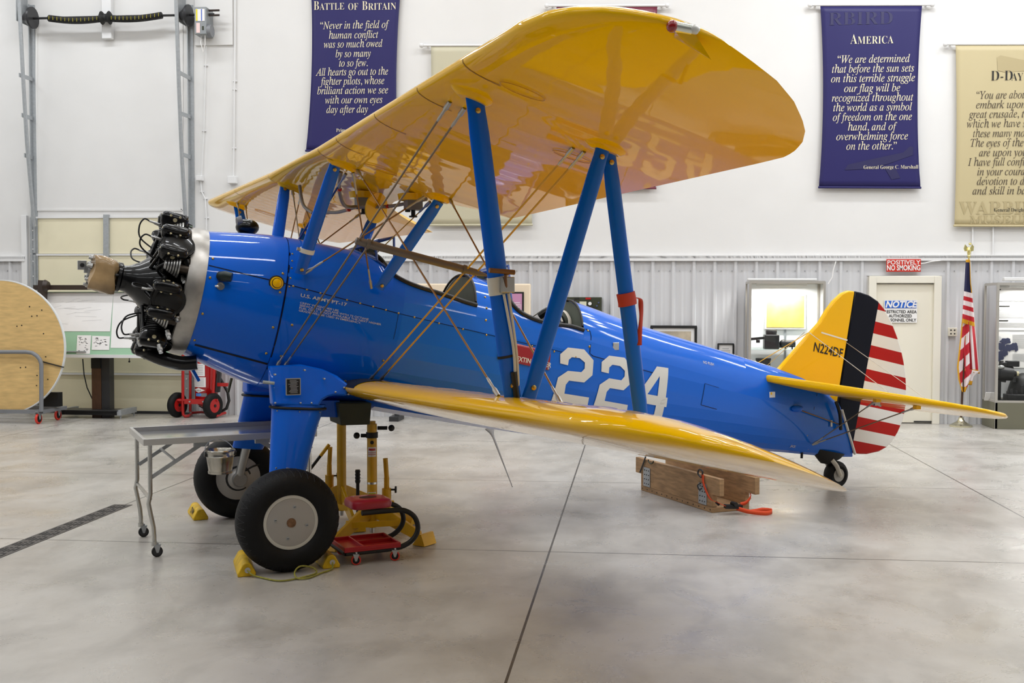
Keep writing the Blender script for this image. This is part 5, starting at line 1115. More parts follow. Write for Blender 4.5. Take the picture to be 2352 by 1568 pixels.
for s_ in (1, -1):
    a, z = px_l(687, 628, .44); strut('cabane_strut', B3(.36, s_*.765, 2.6), B3(a, s_*.455, z), .088, .04)
    a, z = px_l(868, 662, .44); strut('cabane_strut', B3(1.075, s_*.765, 2.385), B3(a, s_*.455, z), .088, .04)
    strut('interplane_strut', up_low(.13, s_*3.08, .0), low_up(.11, s_*2.97, -.005), .1, .036)
    strut('interplane_strut', up_low(.615, s_*3.1, .0), low_up(.165, s_*2.98, -.005), .085, .034)
    strut('interplane_strut', up_low(.645, s_*3.07, .0), low_up(.655, s_*2.95, -.005), .085, .034)
    for x, l, hw_ in ((.13, .765, .07), (.62, .765, .06), (.12, 3.08, .07), (.63, 3.08, .08)):
        c_ = up_low(x, s_*l, .0); ux_ = (up_low(x+.05, s_*l)-up_low(x-.05, s_*l)).normalized(); b = MB(); b.ring_sweep([[c_+ux_*(hw_+.03)*math.cos(k*PI/10)*f_+V((0, 1, 0))*.05*math.sin(k*PI/10)*f_+Z_*-dz for k in range(20)] for dz, f_ in ((-.01, 1.1), (.006, 1), (.022, .75))]); mk(b, 'strut_fitting', YEL)
# wires
def wire(p, q, m, r=.0055, ends=True, nm='bracing_wire'):
    p, q = V(p), V(q); d = (q-p); L = d.length; d.normalize(); b = MB(); b.cyl(p, q, r, n=8)
    if ends:
        for c_, s in ((p, 1), (q, -1)): b.lathe(c_, d*s, [(0, .011), (.05, .013), (.07, .007), (.13, .008), (.15, r)], 8, mi=1)
    return mk(b, nm, [m, SILV])
def fs(px, py, off=.0):                 # point on the near fuselage side under a pixel
    s, t = stv(px, py); return s, lsurf(s, t)+off, t
for s_ in (1, -1):
    def M(v): return V((v.x, v.y*s_, v.z))
    for px in ((637, 838), (654, 840)):
        s, l, t = fs(*px)
        x = .06 if px[0] == 637 else .115
        wire(M(P(s, l, t)), M(up_low(x+.04, 2.87, .0)), WIREG)
    for x, x2 in ((.12, .57), (.17, .615)): wire(M(low_up(x, .52, .0)), M(up_low(x2, 2.9, .0)), WIREY)
    wire(M(up_low(.2, .8, .0)), M(low_up(.09, 2.86, .0)), WIREB)
    wire(M(up_low(.66, .84, .0)), M(low_up(.3, 2.95, .0)), WIREB)
    wire(M(pb(699, 628, .445)), M(up_low(.55, .78, .02)), WIREB)
    wire(M(pb(853, 662, .445)), M(up_low(.19, .77, .02)), WIREB)
wire(pb(699, 628, .445), up_low(.14, -.7, .03), WIREG, .005); 
b3 = lambda v: V((v.x, -v.y, v.z))
wire(b3(pb(699, 628, .445)), up_low(.14, .7, .03), mat('blue_wire', (20, 50, 110), .4), .007)
wire(b3(pb(716, 628, .445)), up_low(.17, .7, .03), mat('blue_wire', (20, 50, 110), .4), .007)
wire(b3(pb(853, 662, .445)), up_low(.6, .7, .03), WIREY, .004)
# javelin spreader where flying and landing wires cross
def on_line(p, q, px, py):
    best = None
    for i in range(1001):
        X = V(p).lerp(V(q), i/1000); w_ = ORG+AX*X.x-LAT*X.y*1.0+Z_*X.z if False else ORG+AX*X.x+LAT*(-X.y)+Z_*X.z; d = w_-EYE; zc = d.dot(_f); x, y = CX+FPX*d.dot(_r)/zc, CY-FPX*d.dot(_u)/zc; e = (x-px)**2+(y-py)**2
        if best is None or e < best[0]: best = (e, X)
    return best[1]
s, l, t = fs(637, 838); j0 = on_line(P(s, l, t), up_low(.12, 2.87), 824, 552); j1 = on_line(low_up(.145, .52), up_low(.59, 2.9), 1092, 632); jd = (j1-j0).normalized()
b = MB(); b.tube([j0-jd*.035, j0-jd*.03, j0+jd*.02, j1-jd*.02, j1+jd*.03, j1+jd*.12], [.012, .02, .024, .022, .02, .003], 14); b.cyl(j0+jd*.03, j0+jd*.05, .03, n=14); b.cyl(j1-jd*.05, j1-jd*.03, .027, n=14); mk(b, 'javelin_spreader', mat('javelin_grey', (112, 104, 96), .4, .3))
# strut fittings
def band(p0, p1, u, hgt, chord, thick, m, nm, cdir=(1, 0, 0)):
    p0, p1 = V(p0), V(p1); d = (p1-p0).normalized(); cd = V(cdir); cd = (cd-d*cd.dot(d)).normalized(); td = d.cross(cd); c = p0.lerp(p1, u)
    rings = [[c+d*h_+cd*(chord/2*math.cos(a))+td*(thick/2*math.sin(a)) for a in [2*PI*i/20 for i in range(20)]] for h_ in (-hgt/2, hgt/2)]
    return mk(MB().ring_sweep(rings), nm, m), c, d, cd, td
a, z = px_l(687, 628, .44); o, c_, d_, cd_, td_ = band(B3(.36, .765, 2.6), B3(a, .455, z), .79, .03, .105, .055, WHITEP, 'hose_clamp')
mk(MB().cyl(c_-cd_*.07+td_*-.0, c_-cd_*.02, .012, n=10), 'clamp_screw', SILV, o)
i0, i1 = up_low(.13, 3.08), low_up(.11, 2.97, -.005)
o, c_, d_, cd_, td_ = band(i0, i1, .615, .085, .112, .05, mat('white_clamp', (214, 214, 208), .4), 'pitot_clamp')
nr = td_ if td_.y < 0 else -td_
b = MB(); b.box(c_+nr*.03+cd_*.03, (.07, .03, .075)); mk(b, 'clamp_plate', SILV, o, bevel=.004)
b = MB(); b.tube([c_+nr*.035+cd_*.02+d_*.03, c_+nr*.05+cd_*.02-d_*.05, c_+nr*.055+cd_*.06-d_*.06], .008, 8); b.tube([c_+nr*.055+cd_*-.06-d_*.085, c_+nr*.055+cd_*.065-d_*.055], .012, 10); mk(b, 'pitot_tube', mat('brown_tube', (112, 78, 50), .4, .4), o)
b = MB()
for k in (-.012, .012): b.tube(smooth([c_+nr*.03+cd_*(.02+k)+d_*.04, c_+nr*.028+cd_*(.03+k*.6)+d_*.3, c_+nr*.026+cd_*(.02+k*.7)+d_*.46, i1+nr*.024+cd_*(.01+k)-d_*.06], 6), .007, 8)
mk(b, 'pitot_line', mat('white_line', (206, 202, 190), .5)); b = MB(); b.cyl(i1+nr*.024+cd_*.01-d_*.13, i1+nr*.024+cd_*.01-d_*.0, .016, n=8); q = c_+d_*.42; mk(b, 'line_sleeve', BLACK)
band(i0, i1, .875-.02, .012, .106, .042, RUB2, 'strap')
# fuel lines and sumps under the centre section
b = MB()
hub_ = up_low(.36, .12, .12)
for pts in ([up_low(.17, .55, .0), up_low(.2, .45, .1), up_low(.28, .25, .16), hub_], [hub_, up_low(.48, .3, .08), up_low(.56, .5, .03), up_low(.6, .6, .0)], [hub_, up_low(.32, -.1, .16), up_low(.25, -.3, .2), B3(.45, -.35, 2.18)], [up_low(.14, -.5, .0), up_low(.18, -.45, .14), up_low(.22, -.3, .2)]): b.tube(smooth(pts, 5), .013, 9)
mk(b, 'fuel_line', mat('grey_hose', (132, 126, 122), .45)); b = MB()
for p in (up_low(.2, .45, .1), up_low(.48, .3, .08), up_low(.34, .04, .145), up_low(.56, .5, .03)): b.lathe(p-V((0, .02, 0)), (0, 1, 0), [(0, .015), (.04, .015)], 10)
mk(b, 'hose_band', REDP)
for x, l in ((.4, .0), (.55, .52)):
    c_ = up_low(x, l, .0); b = MB(); b.lathe(c_, (0, 0, -1), [(-.02, .11), (.025, .1)], 16, mi=0); b.box(c_-Z_*.055, (.11, .09, .07), mi=1); b.cyl(c_-Z_*.09, c_-Z_*.13, .016, n=8, mi=2); b.cyl(c_-Z_*.13, c_-Z_*.14, .03, n=8, mi=2); b.cyl(c_-Z_*.09+V((-.04, 0, 0)), c_-Z_*.105+V((-.04, 0, 0)), .02, n=8, mi=2); mk(b, 'fuel_sump', [YEL, GREY, BLACK])
b = MB(); c_ = up_low(.44, .22, .1); b.lathe(c_+V((0, 0, 0)), V((.5, -.86, -.2)), [(-.01, .01), (0, .11), (.012, .11)], 26); b.beam(c_, up_low(.44, .22, -.01), .05, .02, (1, 0, 0)); mk(b, 'fuel_gauge_plate', YEL)
# navigation light near the upper wing tip
c_ = pb(1562, 77, 4.44); nav = mk(MB().add([c_+V(p) for p in ((-.03, -.015, .0), (.045, -.03, -.005), (.12, -.02, -.085), (.0, .04, -.005), (.02, -.0, -.03))], [(0, 1, 4), (1, 2, 4), (2, 3, 4), (3, 0, 4), (0, 3, 2, 1)]), 'light_fairing', YEL)
mk(MB().tube([c_+V((-.035, -.012, .018)), c_+V((.03, -.02, .012))], .02, 16), 'light_body', mat('pale_chrome', (214, 216, 206), .2, .9), nav)
mk(MB().ball(c_+V((-.04, -.012, .018)), .022, 16, sc=(1, 1, 1)), 'red_lens', mat('red_lens', (150, 6, 8), .1, coat=1.0), nav); mk(MB().ball(c_+V((.04, -.024, .012)), .022, 16, sc=(1.2, 1, .8)), 'clear_lens', mat('clear_lens', (214, 212, 204), .08, coat=1.0), nav)
# ------------------------------------------------------------------ landing gear
for s_ in (1, -1):
    def M(v, s_=s_): return V((v.x, v.y*s_, v.z))
    # root fairing: a gusset from the leg back to the wing root
    out = [(623, 842), (700, 838), (748, 848), (780, 863), (804, 884), (800, 909), (772, 908), (756, 911), (742, 919), (733, 934), (682, 934), (624, 930)]
    b = MB(); rows = []
    for l, k in ((.41, .08), (.5, .0), (.555, .015), (.58, .05)):
        rows.append([M(pb(x+(690-x)*k*1.2, y+(890-y)*k*1.2, .56)+V((0, .56-(.36+(l-.36)*(.5+.5*min(1, max(0, (y-838)/45)))), 0))) for x, y in out])
    b.ring_sweep(rows, smooth=False); o = mk(b, 'gear_root_fairing', BLUE, bevel=.012)
    b = MB()
    for x, y in ((632, 860), (632, 925), (700, 850), (715, 925), (770, 900), (790, 890), (800, 905), (745, 870), (690, 925)): p = M(pb(x, y, .575)); b.lathe(p+V((0, .03*s_, 0)), (0, -s_, 0), [(0, .007), (.038, .007), (.042, .003)], 8)
    mk(b, 'fairing_screws', SILV, o)
    # leg: streamlined, tapering downwards and splayed outwards
    rings = []
    for u in (0, .1, .3, .6, .9, 1.0):
        x0, x1, y = 624+(618-624)*u, 748+(700-748)*u**.8, 925+(1088-925)*u; l = .50+.2*u; th = .15-.05*u
        p0, p1 = pb(x0, y, l), pb(x1, y+4, l); c = (p0+p1)/2; h = (p1-p0)/2
        rings.append([M(c+h*math.copysign(abs(math.cos(a))**.75, math.cos(a))+V((0, -1, 0))*th/2*math.sin(a)) for a in [2*PI*i/28 for i in range(28)]])
    leg = mk(MB().ring_sweep(rings), 'landing_gear_leg', BLUE)
    top = [rings[0][i].lerp(rings[1][i], .55) for i in range(28)]; mk(MB().tube([top[i]+(top[i]-sum(top, V())/28)*.06 for i in range(28)]+[top[0]+(top[0]-sum(top, V())/28)*.06], .009, 8), 'brake_line', BLACK, leg)
    b = MB()
    for i in (3, 7, 11): b.ball(rings[1][i]*1.0, .006, 6)
    for u, i in ((2, 0), (3, 0), (4, 0), (4, 6), (4, 10), (5, 3)): b.ball(rings[u][i], .0065, 6)
    mk(b, 'leg_screws', SILV, leg)
    lb = sum(rings[-1], V())/28; b = MB(); b.cyl(lb+Z_*.04, M(B3(.0, .78, .36)), .034, n=16); b.lathe(M(B3(.0, .78, .32)), V((0, -s_, 0)), [(-.03, .05), (.0, .06), (.03, .055), (.14, .04)], 18); mk(b, 'oleo_strut', SILV, leg)
    c = M(B3(0, .93, .322)); ax_ = V((0, -s_, 0)); Rw = .325
    whl = mk(MB().lathe(c-ax_*.1175, ax_, [(.035, .165), (.02, .175), (.004, .2), (0, .225), (.006, .255), (.022, .285), (.05, .31), (.085, .322), (.1175, .325), (.15, .322), (.185, .31), (.213, .285), (.229, .255), (.235, .225), (.231, .2), (.215, .175), (.2, .165)], 72, caps=False), 'wheel_tyre', RUBBER)
    b = MB()                                # shallow diamond sipes
    for k in range(40):
        a0 = 2*PI*k/40
        for s2 in (-1, 1):
            pts = []
            for j in range(7):
                x = .15+.063*j/6; PR_ = [(.15, .322), (.185, .31), (.213, .285)]; q = 0 if x < .185 else 1; r = PR_[q][1]+(PR_[q+1][1]-PR_[q][1])*(x-PR_[q][0])/(PR_[q+1][0]-PR_[q][0])+.0012; a = a0+s2*(.078*j/6); pts.append(c+ax_*(x-.1175)+V((math.cos(a)*r, 0, math.sin(a)*r)))
            b.tube(pts, .0012, 4)
    mk(b, 'tread_pattern', BLACK, whl)
    HUBM = mat('wheel_cream', (206, 203, 192), .4); HUBG = mat('hub_grey', (176, 172, 166), .42, .3)
    mk(MB().lathe(c, ax_, [(.06, .16), (.088, .172), (.096, .17), (.098, .158), (.098, .152), (.094, .15)], 56, caps=False), 'wheel_rim', HUBM, whl)
    b = MB(); b.lathe(c, ax_, [(.08, .152), (.096, .15), (.102, .12), (.106, .03), (.106, 0)], 56, caps=False); mk(b, 'hub_cap', HUBG, whl)
    mk(MB().lathe(c, ax_, [(.1, .029), (.11, .029), (.111, .0)], 24), 'hub_badge', mat('bronze_badge', (130, 96, 68), .45, .4, noise=.4, nscale=60), whl)
    for k in range(4):
        a = k*PI/2+1.35; p = c+V((math.cos(a)*.1, 0, math.sin(a)*.1)); b = MB(); b.lathe(p, ax_, [(.1, .01), (.107, .01), (.108, .008)], 12); b.box(p+ax_*.1085, (.014, .001, .003), mi=1); mk(b, 'hub_screw', [STEEL, BLACK], whl)
    b = MB(); b.lathe(c, -ax_, [(.07, .172), (.09, .17), (.094, .15), (.096, .09), (.1, .085), (.115, .085), (.12, .07), (.14, .055), (.16, .045), (.17, .03)], 48); mk(b, 'brake_drum', HUBG, whl)
    b = MB(); b.tube([c-ax_*.1+V((math.cos(a)*.088, 0, math.sin(a)*.088)) for a in [.3+k*.28 for k in range(19)]], .012, 8); b.tube(smooth([c-ax_*.12+V((.05, 0, .06)), c-ax_*.14+V((.1, 0, .09)), c-ax_*.11+V((.16, 0, .1))], 5), .007, 8); mk(b, 'brake_band', BLACK, whl)
b = MB(); b.box(pb(671, 887, .56)+V((0, -.03, 0)), (.098, .014, .112)); o = mk(b, 'data_plate', mat('plate_rim', (190, 188, 180), .35, .7)); b = MB(); b.box(pb(671, 887, .56)+V((0, -.0372, 0)), (.086, .004, .1)); mk(b, 'plate_face', BLACK, o)
b = MB(); c = pb(671, 887, .56)+V((0, -.0396, 0))
for k in range(11): b.box(c+V((random.uniform(-.004, .004), 0, .042-.0082*k)), (random.uniform(.04, .07), .001, .003))
mk(b, 'plate_lettering', INKG, o)
mk(MB().cyl(pb(604, 877, .55), pb(630, 880, .55), .011, n=12), 'step_peg', mat('pale_grey_peg', (170, 176, 174), .5))
# olive box below the belly and jack pads
b = MB(); q = [(776, 925), (854, 925), (850, 975), (783, 977)]; b.prism([pb(x, y, .36) for x, y in q], V((0, .3, 0))); mk(b, 'belly_box', OLIVE, bevel=.008)
b = MB(); b.prism([pb(x, y, .3) for x, y in [(728, 920), (780, 920), (776, 958), (728, 957)]], V((0, .5, 0))); mk(b, 'belly_fairing', BLUE)
mk(MB().beam(pb(532, 868, .2), pb(524, 900, .2), .04, .012, V((1, 0, 0))), 'drain_blade', OLIVE)
# ------------------------------------------------------------------ fittings on the cowling
def side_disc(px, py, prof, m, nm, par=None, n=24, lift=0.0):
    s, t = stv(px, py); l = lsurf(s, t); nrm = V((0, -1, 0)); return mk(MB().lathe(P(s, l+lift, t), nrm, prof, n), nm, m, par), P(s, l+lift, t)
o, c = side_disc(635, 650, [(-.03, .052), (.003, .052), (.004, .05)], BLACK, 'fuel_cap_recess'); mk(MB().lathe(c, V((0, -1, 0)), [(-.005, .044), (.016, .042), (.018, .036)], 24), 'fuel_cap_ring', YEL, o); mk(MB().lathe(c, V((0, -1, 0)), [(.01, .034), (.02, .034)], 24), 'fuel_cap_gap', BLACK, o); mk(MB().lathe(c, V((0, -1, 0)), [(.01, .03), (.026, .03), (.033, .015), (.034, 0)], 20), 'fuel_cap', YEL, o)
o, c = side_disc(515, 641, [(-.02, .045), (.004, .045)], mat('deep_blue', (12, 60, 140), .3, coat=.6), 'primer_mount'); mk(MB().tube([c+V((-.03, -.0, .02)), c+V((.0, -.04, .02)), c+V((.04, -.055, .012))], [.03, .034, .03], 16), 'exhaust_stub', mat('sooty_tube', (28, 40, 36), .4, .3), o)
s, t = stv(506, 657); c = P(s, lsurf(s, t), t); mk(MB().lathe(c, V((0, -1, 0)), [(-.02, .026), (.012, .026), (.012, .019), (.004, .018), (.004, 0)], 20), 'crank_socket', CHROME, o); mk(MB().cyl(c+V((-.03, -.004, 0)), c+V((-.012, -.02, 0)), .008, n=8), 'socket_lug', CHROME, o)
mk(MB().lathe(P(-.2, -.3, .5), V((.25, -.9, .3)), [(-.02, .1), (.03, .1), (.06, .08), (.08, .03)], 24), 'intake_scoop', BLACKG)
c = pb(568, 522, -.33); mk(MB().ball(c, .085, 20, sc=(1, .8, .72)), 'air_scoop', BLACKG); mk(MB().tube([c+V((-.075, 0, .03)), c+V((-.04, 0, .035))], [.04, .05], 16), 'scoop_mouth', mat('scoop_grey', (96, 94, 96), .5))
# ------------------------------------------------------------------ lettering on the side
def side_text(body, px, py, size, wd, m=WHITEP, slant=0.0, bold=.02, off=.0035, line=1.0, nm='side_lettering', align='LEFT'):
    s0, t0 = stv(px, py); vs, f_ = text_mesh(body, None, 1.0, line, align, bold); kx = wd/(max(v.x for v in vs)-min(v.x for v in vs)); x0 = min(v.x for v in vs); b = MB(); o = []
    for v in vs: s, t = s0+(v.x-x0)*kx, t0+v.y*size; o.append(P(s, lsurf(s, t)+off, t))
    b.add(o, f_); return mk(b, nm, m)
W2 = mat('stencil_grey_white', (196, 200, 206), .5)
side_text('U.S. ARMY PT-17', 690, 681, .032, .325, W2)
for k, (s, wd) in enumerate((('CREW WEIGHT 400 LBS.', .275), ('SERVICE THIS AIRPLANE WITH 73 OCTANE', .49), ('FUEL ONLY. IF NOT AVAILABLE THE NEXT HIGHER', .585), ('GRADE WILL BE USED IN EMERGENCY.', .44))):
    side_text(s, 688.5-k*.9, 697+k*5.9, .019, wd, W2, bold=.012)
side_text('NO PUSH', 1615, 834, .032, .12, W2); side_text('JACK', 1814, 1026, .03, .065, W2)
c = 3.922
def nz(pts): return [stv(1100+x/3.92, 600+y/3.92) for x, y in pts]
NUM = [[(730, 835), (800, 775), (945, 792), (1030, 890), (1020, 1025), (945, 1090), (810, 1073), (780, 1110), (768, 1190), (990, 1225), (975, 1300), (650, 1252), (655, 1240), (710, 1045), (800, 985), (920, 997), (950, 965), (952, 910), (905, 870), (835, 862), (808, 885), (800, 935), (730, 918)],
       [(1103, 905), (1170, 848), (1310, 867), (1383, 970), (1375, 1090), (1300, 1160), (1178, 1140), (1148, 1175), (1130, 1255), (1338, 1292), (1325, 1370), (1020, 1325), (1085, 1110), (1170, 1052), (1280, 1070), (1310, 1035), (1312, 985), (1270, 942), (1200, 930), (1172, 955), (1167, 1008), (1100, 992)],
       [(1600, 945), (1672, 955), (1515, 1195), (1437, 1180)], [(1437, 1180), (1697, 1228), (1685, 1312), (1432, 1268)], [(1630, 950), (1703, 960), (1640, 1420), (1565, 1410)]]
for grp, nm in ((NUM[:1], 'number_two'), (NUM[1:2], 'number_two'), (NUM[2:], 'number_four')):
    b = MB()
    for poly in grp:
        bm = bmesh.new(); vs = [bm.verts.new((s, t, 0)) for s, t in nz(poly)]; bm.faces.new(vs); bmesh.ops.triangulate(bm, faces=bm.faces[:])
        for k in range(-14, 12): bmesh.ops.bisect_plane(bm, geom=bm.verts[:]+bm.edges[:]+bm.faces[:], plane_co=(0, k*.03, 0), plane_no=(0, 1, 0))
        for k in range(22, 37): bmesh.ops.bisect_plane(bm, geom=bm.verts[:]+bm.edges[:]+bm.faces[:], plane_co=(k*.1, 0, 0), plane_no=(1, 0, 0))
        bm.verts.index_update(); b.add([P(v.co.x, lsurf(v.co.x, v.co.y)+.004, v.co.y) for v in bm.verts], [[v.index for v in f.verts] for f in bm.faces]); bm.free()
    mk(b, nm, WHITEP)
# red fire extinguisher door
b = MB(); d0 = stv(1148, 780); d1 = stv(1264, 807); d2 = stv(1260, 850); d3 = stv(1142, 824); rows = []
for i in range(9):
    v = i/8; r = []
    for j in range(13):
        u = j/12; s = (d0[0]*(1-u)+d1[0]*u)*(1-v)+(d3[0]*(1-u)+d2[0]*u)*v; t = (d0[1]*(1-u)+d1[1]*u)*(1-v)+(d3[1]*(1-u)+d2[1]*u)*v; r.append(P(s, lsurf(s, t)+.006, t))
    rows.append(r)
b.grid(rows); o = mk(b, 'extinguisher_door', mat('door_red', (158, 12, 24), .28, coat=.7), solid=.004); side_text('FIRE EXTINGUISHER', 1160, 823, .05, .38, WHITEP, off=.011)
b = MB()
for x, y in ((1146, 819), (1180, 828), (1225, 838), (1258, 846), (1252, 812)): s, t = stv(x, y); b.lathe(P(s, lsurf(s, t)+.008, t), V((0, -1, 0)), [(0, .008), (.004, .008), (.006, .004)], 8)
mk(b, 'door_screws', SILV, o)
s, t = stv(1414, 795); b = MB(); b.box(P(s, lsurf(s, t)+.004, t), (.055, .008, .06)); mk(b, 'hatch_latch', CHROME, bevel=.003)
s, t = stv(1773, 906); b = MB(); b.box(P(s, lsurf(s, t)+.004, t), (.06, .004, .05)); b.box(P(s-.014, lsurf(s-.014, t)+.007, t+.008), (.014, .002, .02), mi=1); mk(b, 'paper_sticker', [PAPER, YEL])
# ------------------------------------------------------------------ tail
def plate(nm, poly, th, m, bev=.014):
    b = MB(); b.prism([P(s, th/2, t) for s, t in poly], V((0, th, 0))); return mk(b, nm, m, bevel=bev)
fin = [(4.47, .45), (4.545, .478), (4.72, .72), (4.912, .978), (4.975, 1.11), (5.03, 1.2), (5.104, 1.285), (5.172, 1.327), (5.246, 1.337), (5.262, .42), (5.264, .3), (5.0, .33)]
plate('tail_fin', fin, .055, YEL)
def rud_mat():
    m = bpy.data.materials.new('rudder_stripes'); m.use_nodes = True; nt = m.node_tree; bs = nt.nodes['Principled BSDF']; L = nt.links.new; bs.inputs['Roughness'].default_value = .4; bs.inputs['Coat Weight'].default_value = .4; bs.inputs['Coat IOR'].default_value = 1.3; bs.inputs['Specular IOR Level'].default_value = .08
    tc = nt.nodes.new('ShaderNodeTexCoord')
    def dot(v):
        n = nt.nodes.new('ShaderNodeVectorMath'); n.operation = 'DOT_PRODUCT'; L(tc.outputs['Object'], n.inputs[0]); n.inputs[1].default_value = v; return n.outputs['Value']
    def mth(op, a, k):
        n = nt.nodes.new('ShaderNodeMath'); n.operation = op; L(a, n.inputs[0]); n.inputs[1].default_value = k; return n.outputs[0]
    tA, tB = st(2003, 737, 0)[1], st(1981, 902, 0)[1]; per = (tA-tB)/3           # red + white band
    t_ = dot((SN, 0, CT)); t_ = mth('ADD', t_, -1.55*CT-tA+per*20); fr = mth('MODULO', t_, per); red = mth('LESS_THAN', mth('ABSOLUTE', mth('SUBTRACT', fr, per*.75), 0), per*.25)
    (s0, t0), (s1, t1) = st(2014.5, 692, 0), st(1958, 1000, 0); k = (s1-s0)/(t1-t0)      # edge: s - k t = s0 - k t0
    e = dot((CT-k*SN, 0, -SN-k*CT)); e = mth('ADD', e, 1.55*SN+1.55*k*CT-(s0-k*t0)); navy = mth('LESS_THAN', e, 0.0)
    m1 = nt.nodes.new('ShaderNodeMix'); m1.data_type = 'RGBA'; L(red, m1.inputs[0]); m1.inputs[6].default_value = lin((236, 232, 226)); m1.inputs[7].default_value = lin((178, 26, 20))
    m2 = nt.nodes.new('ShaderNodeMix'); m2.data_type = 'RGBA'; L(navy, m2.inputs[0]); L(m1.outputs[2], m2.inputs[6]); m2.inputs[7].default_value = lin((7, 10, 26)); L(m2.outputs[2], bs.inputs['Base Color']); return m
rud = [(5.25, 1.338), (5.33, 1.342), (5.43, 1.336), (5.54, 1.305), (5.64, 1.245), (5.74, 1.155), (5.852, 1.017), (5.92, .92), (5.977, .81), (6.03, .69), (6.063, .573), (6.085, .45), (6.095, .347), (6.085, .25), (6.05, .14), (6.0, .045), (5.94, -.02), (5.86, -.07), (5.72, -.115), (5.56, -.135), (5.30, .279), (5.268, .42)]
plate('rudder', rud, .05, rud_mat(), .012)
def fin_text(body, px, py, wd, size):
    s0, t0 = st(px, py, .03); vs, f_ = text_mesh(body, None, 1.0, 1, 'LEFT', .015); x0 = min(v.x for v in vs); kx = wd/(max(v.x for v in vs)-x0); b = MB(); b.add([P(s0+(v.x-x0)*kx, .0305, t0+v.y*size) for v in vs], f_); mk(b, 'registration_lettering', INK)
s0, _t = st(1868, 806, .03); s1, _t = st(1941, 824, .03); fin_text('N224DF', 1868, 806, (s1-s0)*.9, .118)
# horizontal tail: outline in (s, l) at constant t
def on_t(px, py, t):
    lo, hi = -.5, 3.0
    for _ in range(50):
        m_ = (lo+hi)/2
        if st(px, py, m_)[1] > t: hi = m_
        else: lo = m_
    return lo, st(px, py, lo)[0], st(px, py, 3.0)[1]-st(px, py, -.5)[1]
ST = .372
TAILP = [(4.36, .06), (4.33, .14), (4.36, .22), (4.5, .5), (4.62, .78), (4.75, 1.08), (4.88, 1.36), (5.0, 1.56), (5.13, 1.7), (5.27, 1.76), (5.42, 1.75), (5.55, 1.66), (5.66, 1.48), (5.72, 1.2), (5.72, .7), (5.68, .3), (5.6, .17), (5.42, .1), (5.1, .05)]
for s_ in (1, -1):
    b = MB(); lays = []
    for dt, k in ((-.03, .035), (-.022, .012), (0, 0), (.022, .012), (.03, .035)):
        lays.append([P(s+(5.1-s)*k*.6, s_*(l+(.8-l)*k), ST+dt*(1-.45*max(0, (l-.9)/.9))) for s, l in TAILP])
    b.ring_sweep(lays, True, 0, True); mk(b, 'tailplane', YEL, sharp=60)
    for x, l in ((4.95, .85), (5.2, 1.05)):
        p = P(x, s_*l, ST-.035); mk(MB().box(p, (.05, .04, .03)), 'brace_fitting', YEL); 
        wire(p, P(5.0, s_*.1, -.12), WIREG, .005)
    for x, l, f_ in ((5.0, .95, (st(1858, 763, .03)[0], .0, st(1858, 763, .03)[1])), (5.35, 1.05, (st(1943, 786, .03)[0], 0, st(1943, 786, .03)[1]))): wire(P(x, s_*l, ST+.03), P(f_[0], s_*.03, f_[2]), mat('silver_wire', (176, 172, 164), .35, .7), .0028, False)
    b = MB(); p = P(5.28, s_*.5, ST-.04); b.box(p, (.06, .03, .03)); b.tube([p, p+V((.05, 0, -.02))], .01, 8); mk(b, 'elevator_hinge', SILV)
s, t = st(1856, 762, 0); wire(P(s, .02, t), P(4.33, .0, .5), WIREY, .004, False)
b = MB(); b.grid([[P(*(lambda q: (q[0], .031, q[1]+dt))(st(x, y, .03))) for x, y in ((1886, 765), (1916, 774), (1946, 783))] for dt in (0, .014)]); mk(b, 'fin_tab_gap', WHITEP)
b = MB(); b.tube(smooth([P(5.18, .1, .3), P(5.24, .11, .2), P(5.3, .09, .06)], 5), .016, 10); mk(b, 'elevator_horn', BLACK); b = MB(); b.cyl(P(4.72, .16, .16), P(5.32, .075, .1), .005, n=8); mk(b, 'control_cable', WIREB)
mk(MB().ball(P(4.72, .15, .165), .05, 14, sc=(1.3, .5, .6)), 'cable_fairing', BLUE)
b = MB(); b.tube([P(5.3, .06, .24), P(5.56, .04, -.135)], .012, 8); mk(b, 'sternpost_trim', WHITEP)
s, t = st(1909, 972, .08); b = MB(); b.box(P(s, .085, t), (.022, .006, .06)); mk(b, 'vent_plate', SILV, bevel=.003)
b = MB(); rows = []
for z_, w_, s0, s1 in ((0, .07, 5.06, 5.47), (-.05, .065, 5.12, 5.42), (-.1, .05, 5.19, 5.34), (-.12, .03, 5.22, 5.3)):
    rows.append([P((s0+s1)/2+(s1-s0)/2*math.cos(a), w_*math.sin(a), sec(5.1)[1]+.05+z_) for a in [2*PI*k/20 for k in range(20)]])
b.ring_sweep(rows); mk(b, 'tailwheel_boot', mat('boot_black', (14, 13, 12), .7, bump=.6, bscale=14))
hubc = B3(px_l(1923, 1092, .02)[0], .0, .127); b = MB(); b.lathe(hubc+V((0, .05, 0)), V((0, -1, 0)), [(.012, .06), (0, .085), (.01, .11), (.03, .124), (.05, .127), (.07, .124), (.09, .11), (.1, .085), (.088, .06)], 40, caps=False); tw = mk(b, 'tailwheel', RUBBER)
mk(MB().lathe(hubc+V((0, .045, 0)), V((0, -1, 0)), [(0, .03), (0, .06), (.02, .055), (.07, .055), (.09, .06), (.09, .03)], 28), 'tailwheel_hub', HUBG, tw)
b = MB()
for y in (.062, -.062): b.tube(smooth([pb(1902, 1054, 0)+V((0, y*.8, 0)), hubc+V((-.045, y, .09)), hubc+V((-.018, y, .035)), hubc+V((0, y, 0))], 5), [.02]*15+[.018], 10)
b.cyl(hubc+V((0, -.075, 0)), hubc+V((0, .075, 0)), .018, n=12); mk(b, 'tailwheel_fork', HUBM, tw)
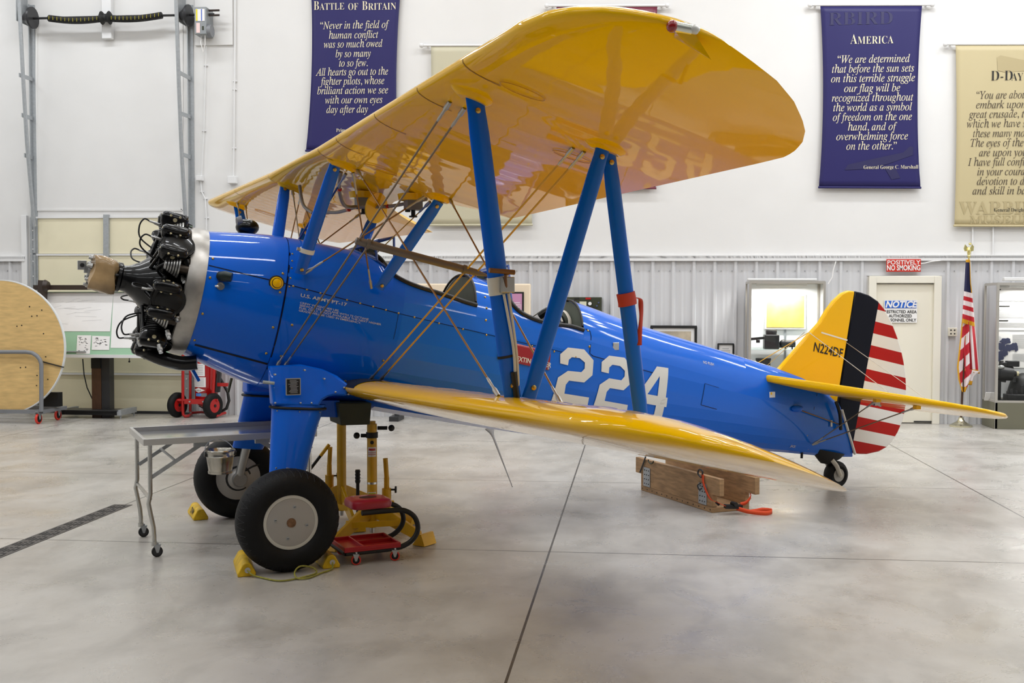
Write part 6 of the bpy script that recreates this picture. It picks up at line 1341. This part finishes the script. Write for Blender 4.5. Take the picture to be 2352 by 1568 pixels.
b = MB(); b.cyl(P(4.96, .02, -.2), P(4.97, .02, -.26), .012, n=8); mk(b, 'tail_skid_pin', BLACK)
b = MB(); b.grid([[onlow(x, y, .028) for x, y in r] for r in (((1840, 1077), (1872, 1086), (1904, 1098)), ((1838, 1087), (1868, 1095), (1893, 1101)))]); mk(b, 'tip_patch', BLACK)
# aerial blade standing on the floor beneath the lower wing: a slim grey rod with a flared head
g0 = fl(1177, 1118); g1 = fl(1126, 985, .47); t = thing('support_rod', 'slim grey rod with flared head leaning under the lower wing', 'rod', (g0.x, g0.y, 0)); d = (g1-g0); sd = V((-d.y, d.x, 0)); sd = V((1, 0, 0)); L_ = d.length; d.normalize(); sd = (sd-d*sd.dot(d)).normalized(); fwd_ = d.cross(sd).normalized()
b = MB(); rings = []
for u, r0, r1 in ((0, .004, .004), (.3, .006, .006), (.85, .011, .01), (.9, .016, .012), (.95, .027, .012), (1.0, .045, .01), (1.02, .052, .008)): rings.append([g0+d*L_*u+sd*r0*math.cos(a)+fwd_*r1*math.sin(a) for a in [2*PI*k/14 for k in range(14)]])
b.ring_sweep(rings); b.build('rod', mat('rod_grey', (118, 114, 110), .45), t)
# red ribbon tied round the rear outer strut
q0, q1 = up_low(.645, 3.07), low_up(.655, 2.95, -.005); d_ = (q1-q0).normalized(); uu = .5
def toW(v): return ORG+AX*v.x+LAT*(-v.y)+Z_*v.z
cc = q0.lerp(q1, .515); cd = V((1, 0, 0)); cd = (cd-d_*cd.dot(d_)).normalized(); td = d_.cross(cd); t = thing('red_ribbon', 'red cloth ribbon tied around the rear outer strut', 'ribbon', toW(cc))
RIB = mat('red_ribbon_cloth', (180, 58, 42), .65); b = MB(); b.ring_sweep([[toW(cc+d_*h_+cd*.052*math.cos(a)*(1+.04*math.sin(3*a+h_*60))+td*.026*math.sin(a)) for a in [2*PI*k/20 for k in range(20)]] for h_ in (-.035, -.015, .01, .03)]); b.build('knot_band', RIB, t)
e0 = toW(cc+cd*.05+d_*.0); b = MB(); pts = smooth([e0, e0+AX*.03-Z_*.01, e0+AX*.035-Z_*.06, e0+AX*.03-Z_*.14, e0+AX*.028-Z_*.24], 6); b.grid([[p-AX*.012+LAT*.008*math.sin(i*.5), p+AX*.012] for i, p in enumerate(pts)]); b.build('hanging_tail', RIB, t, solid=.003)
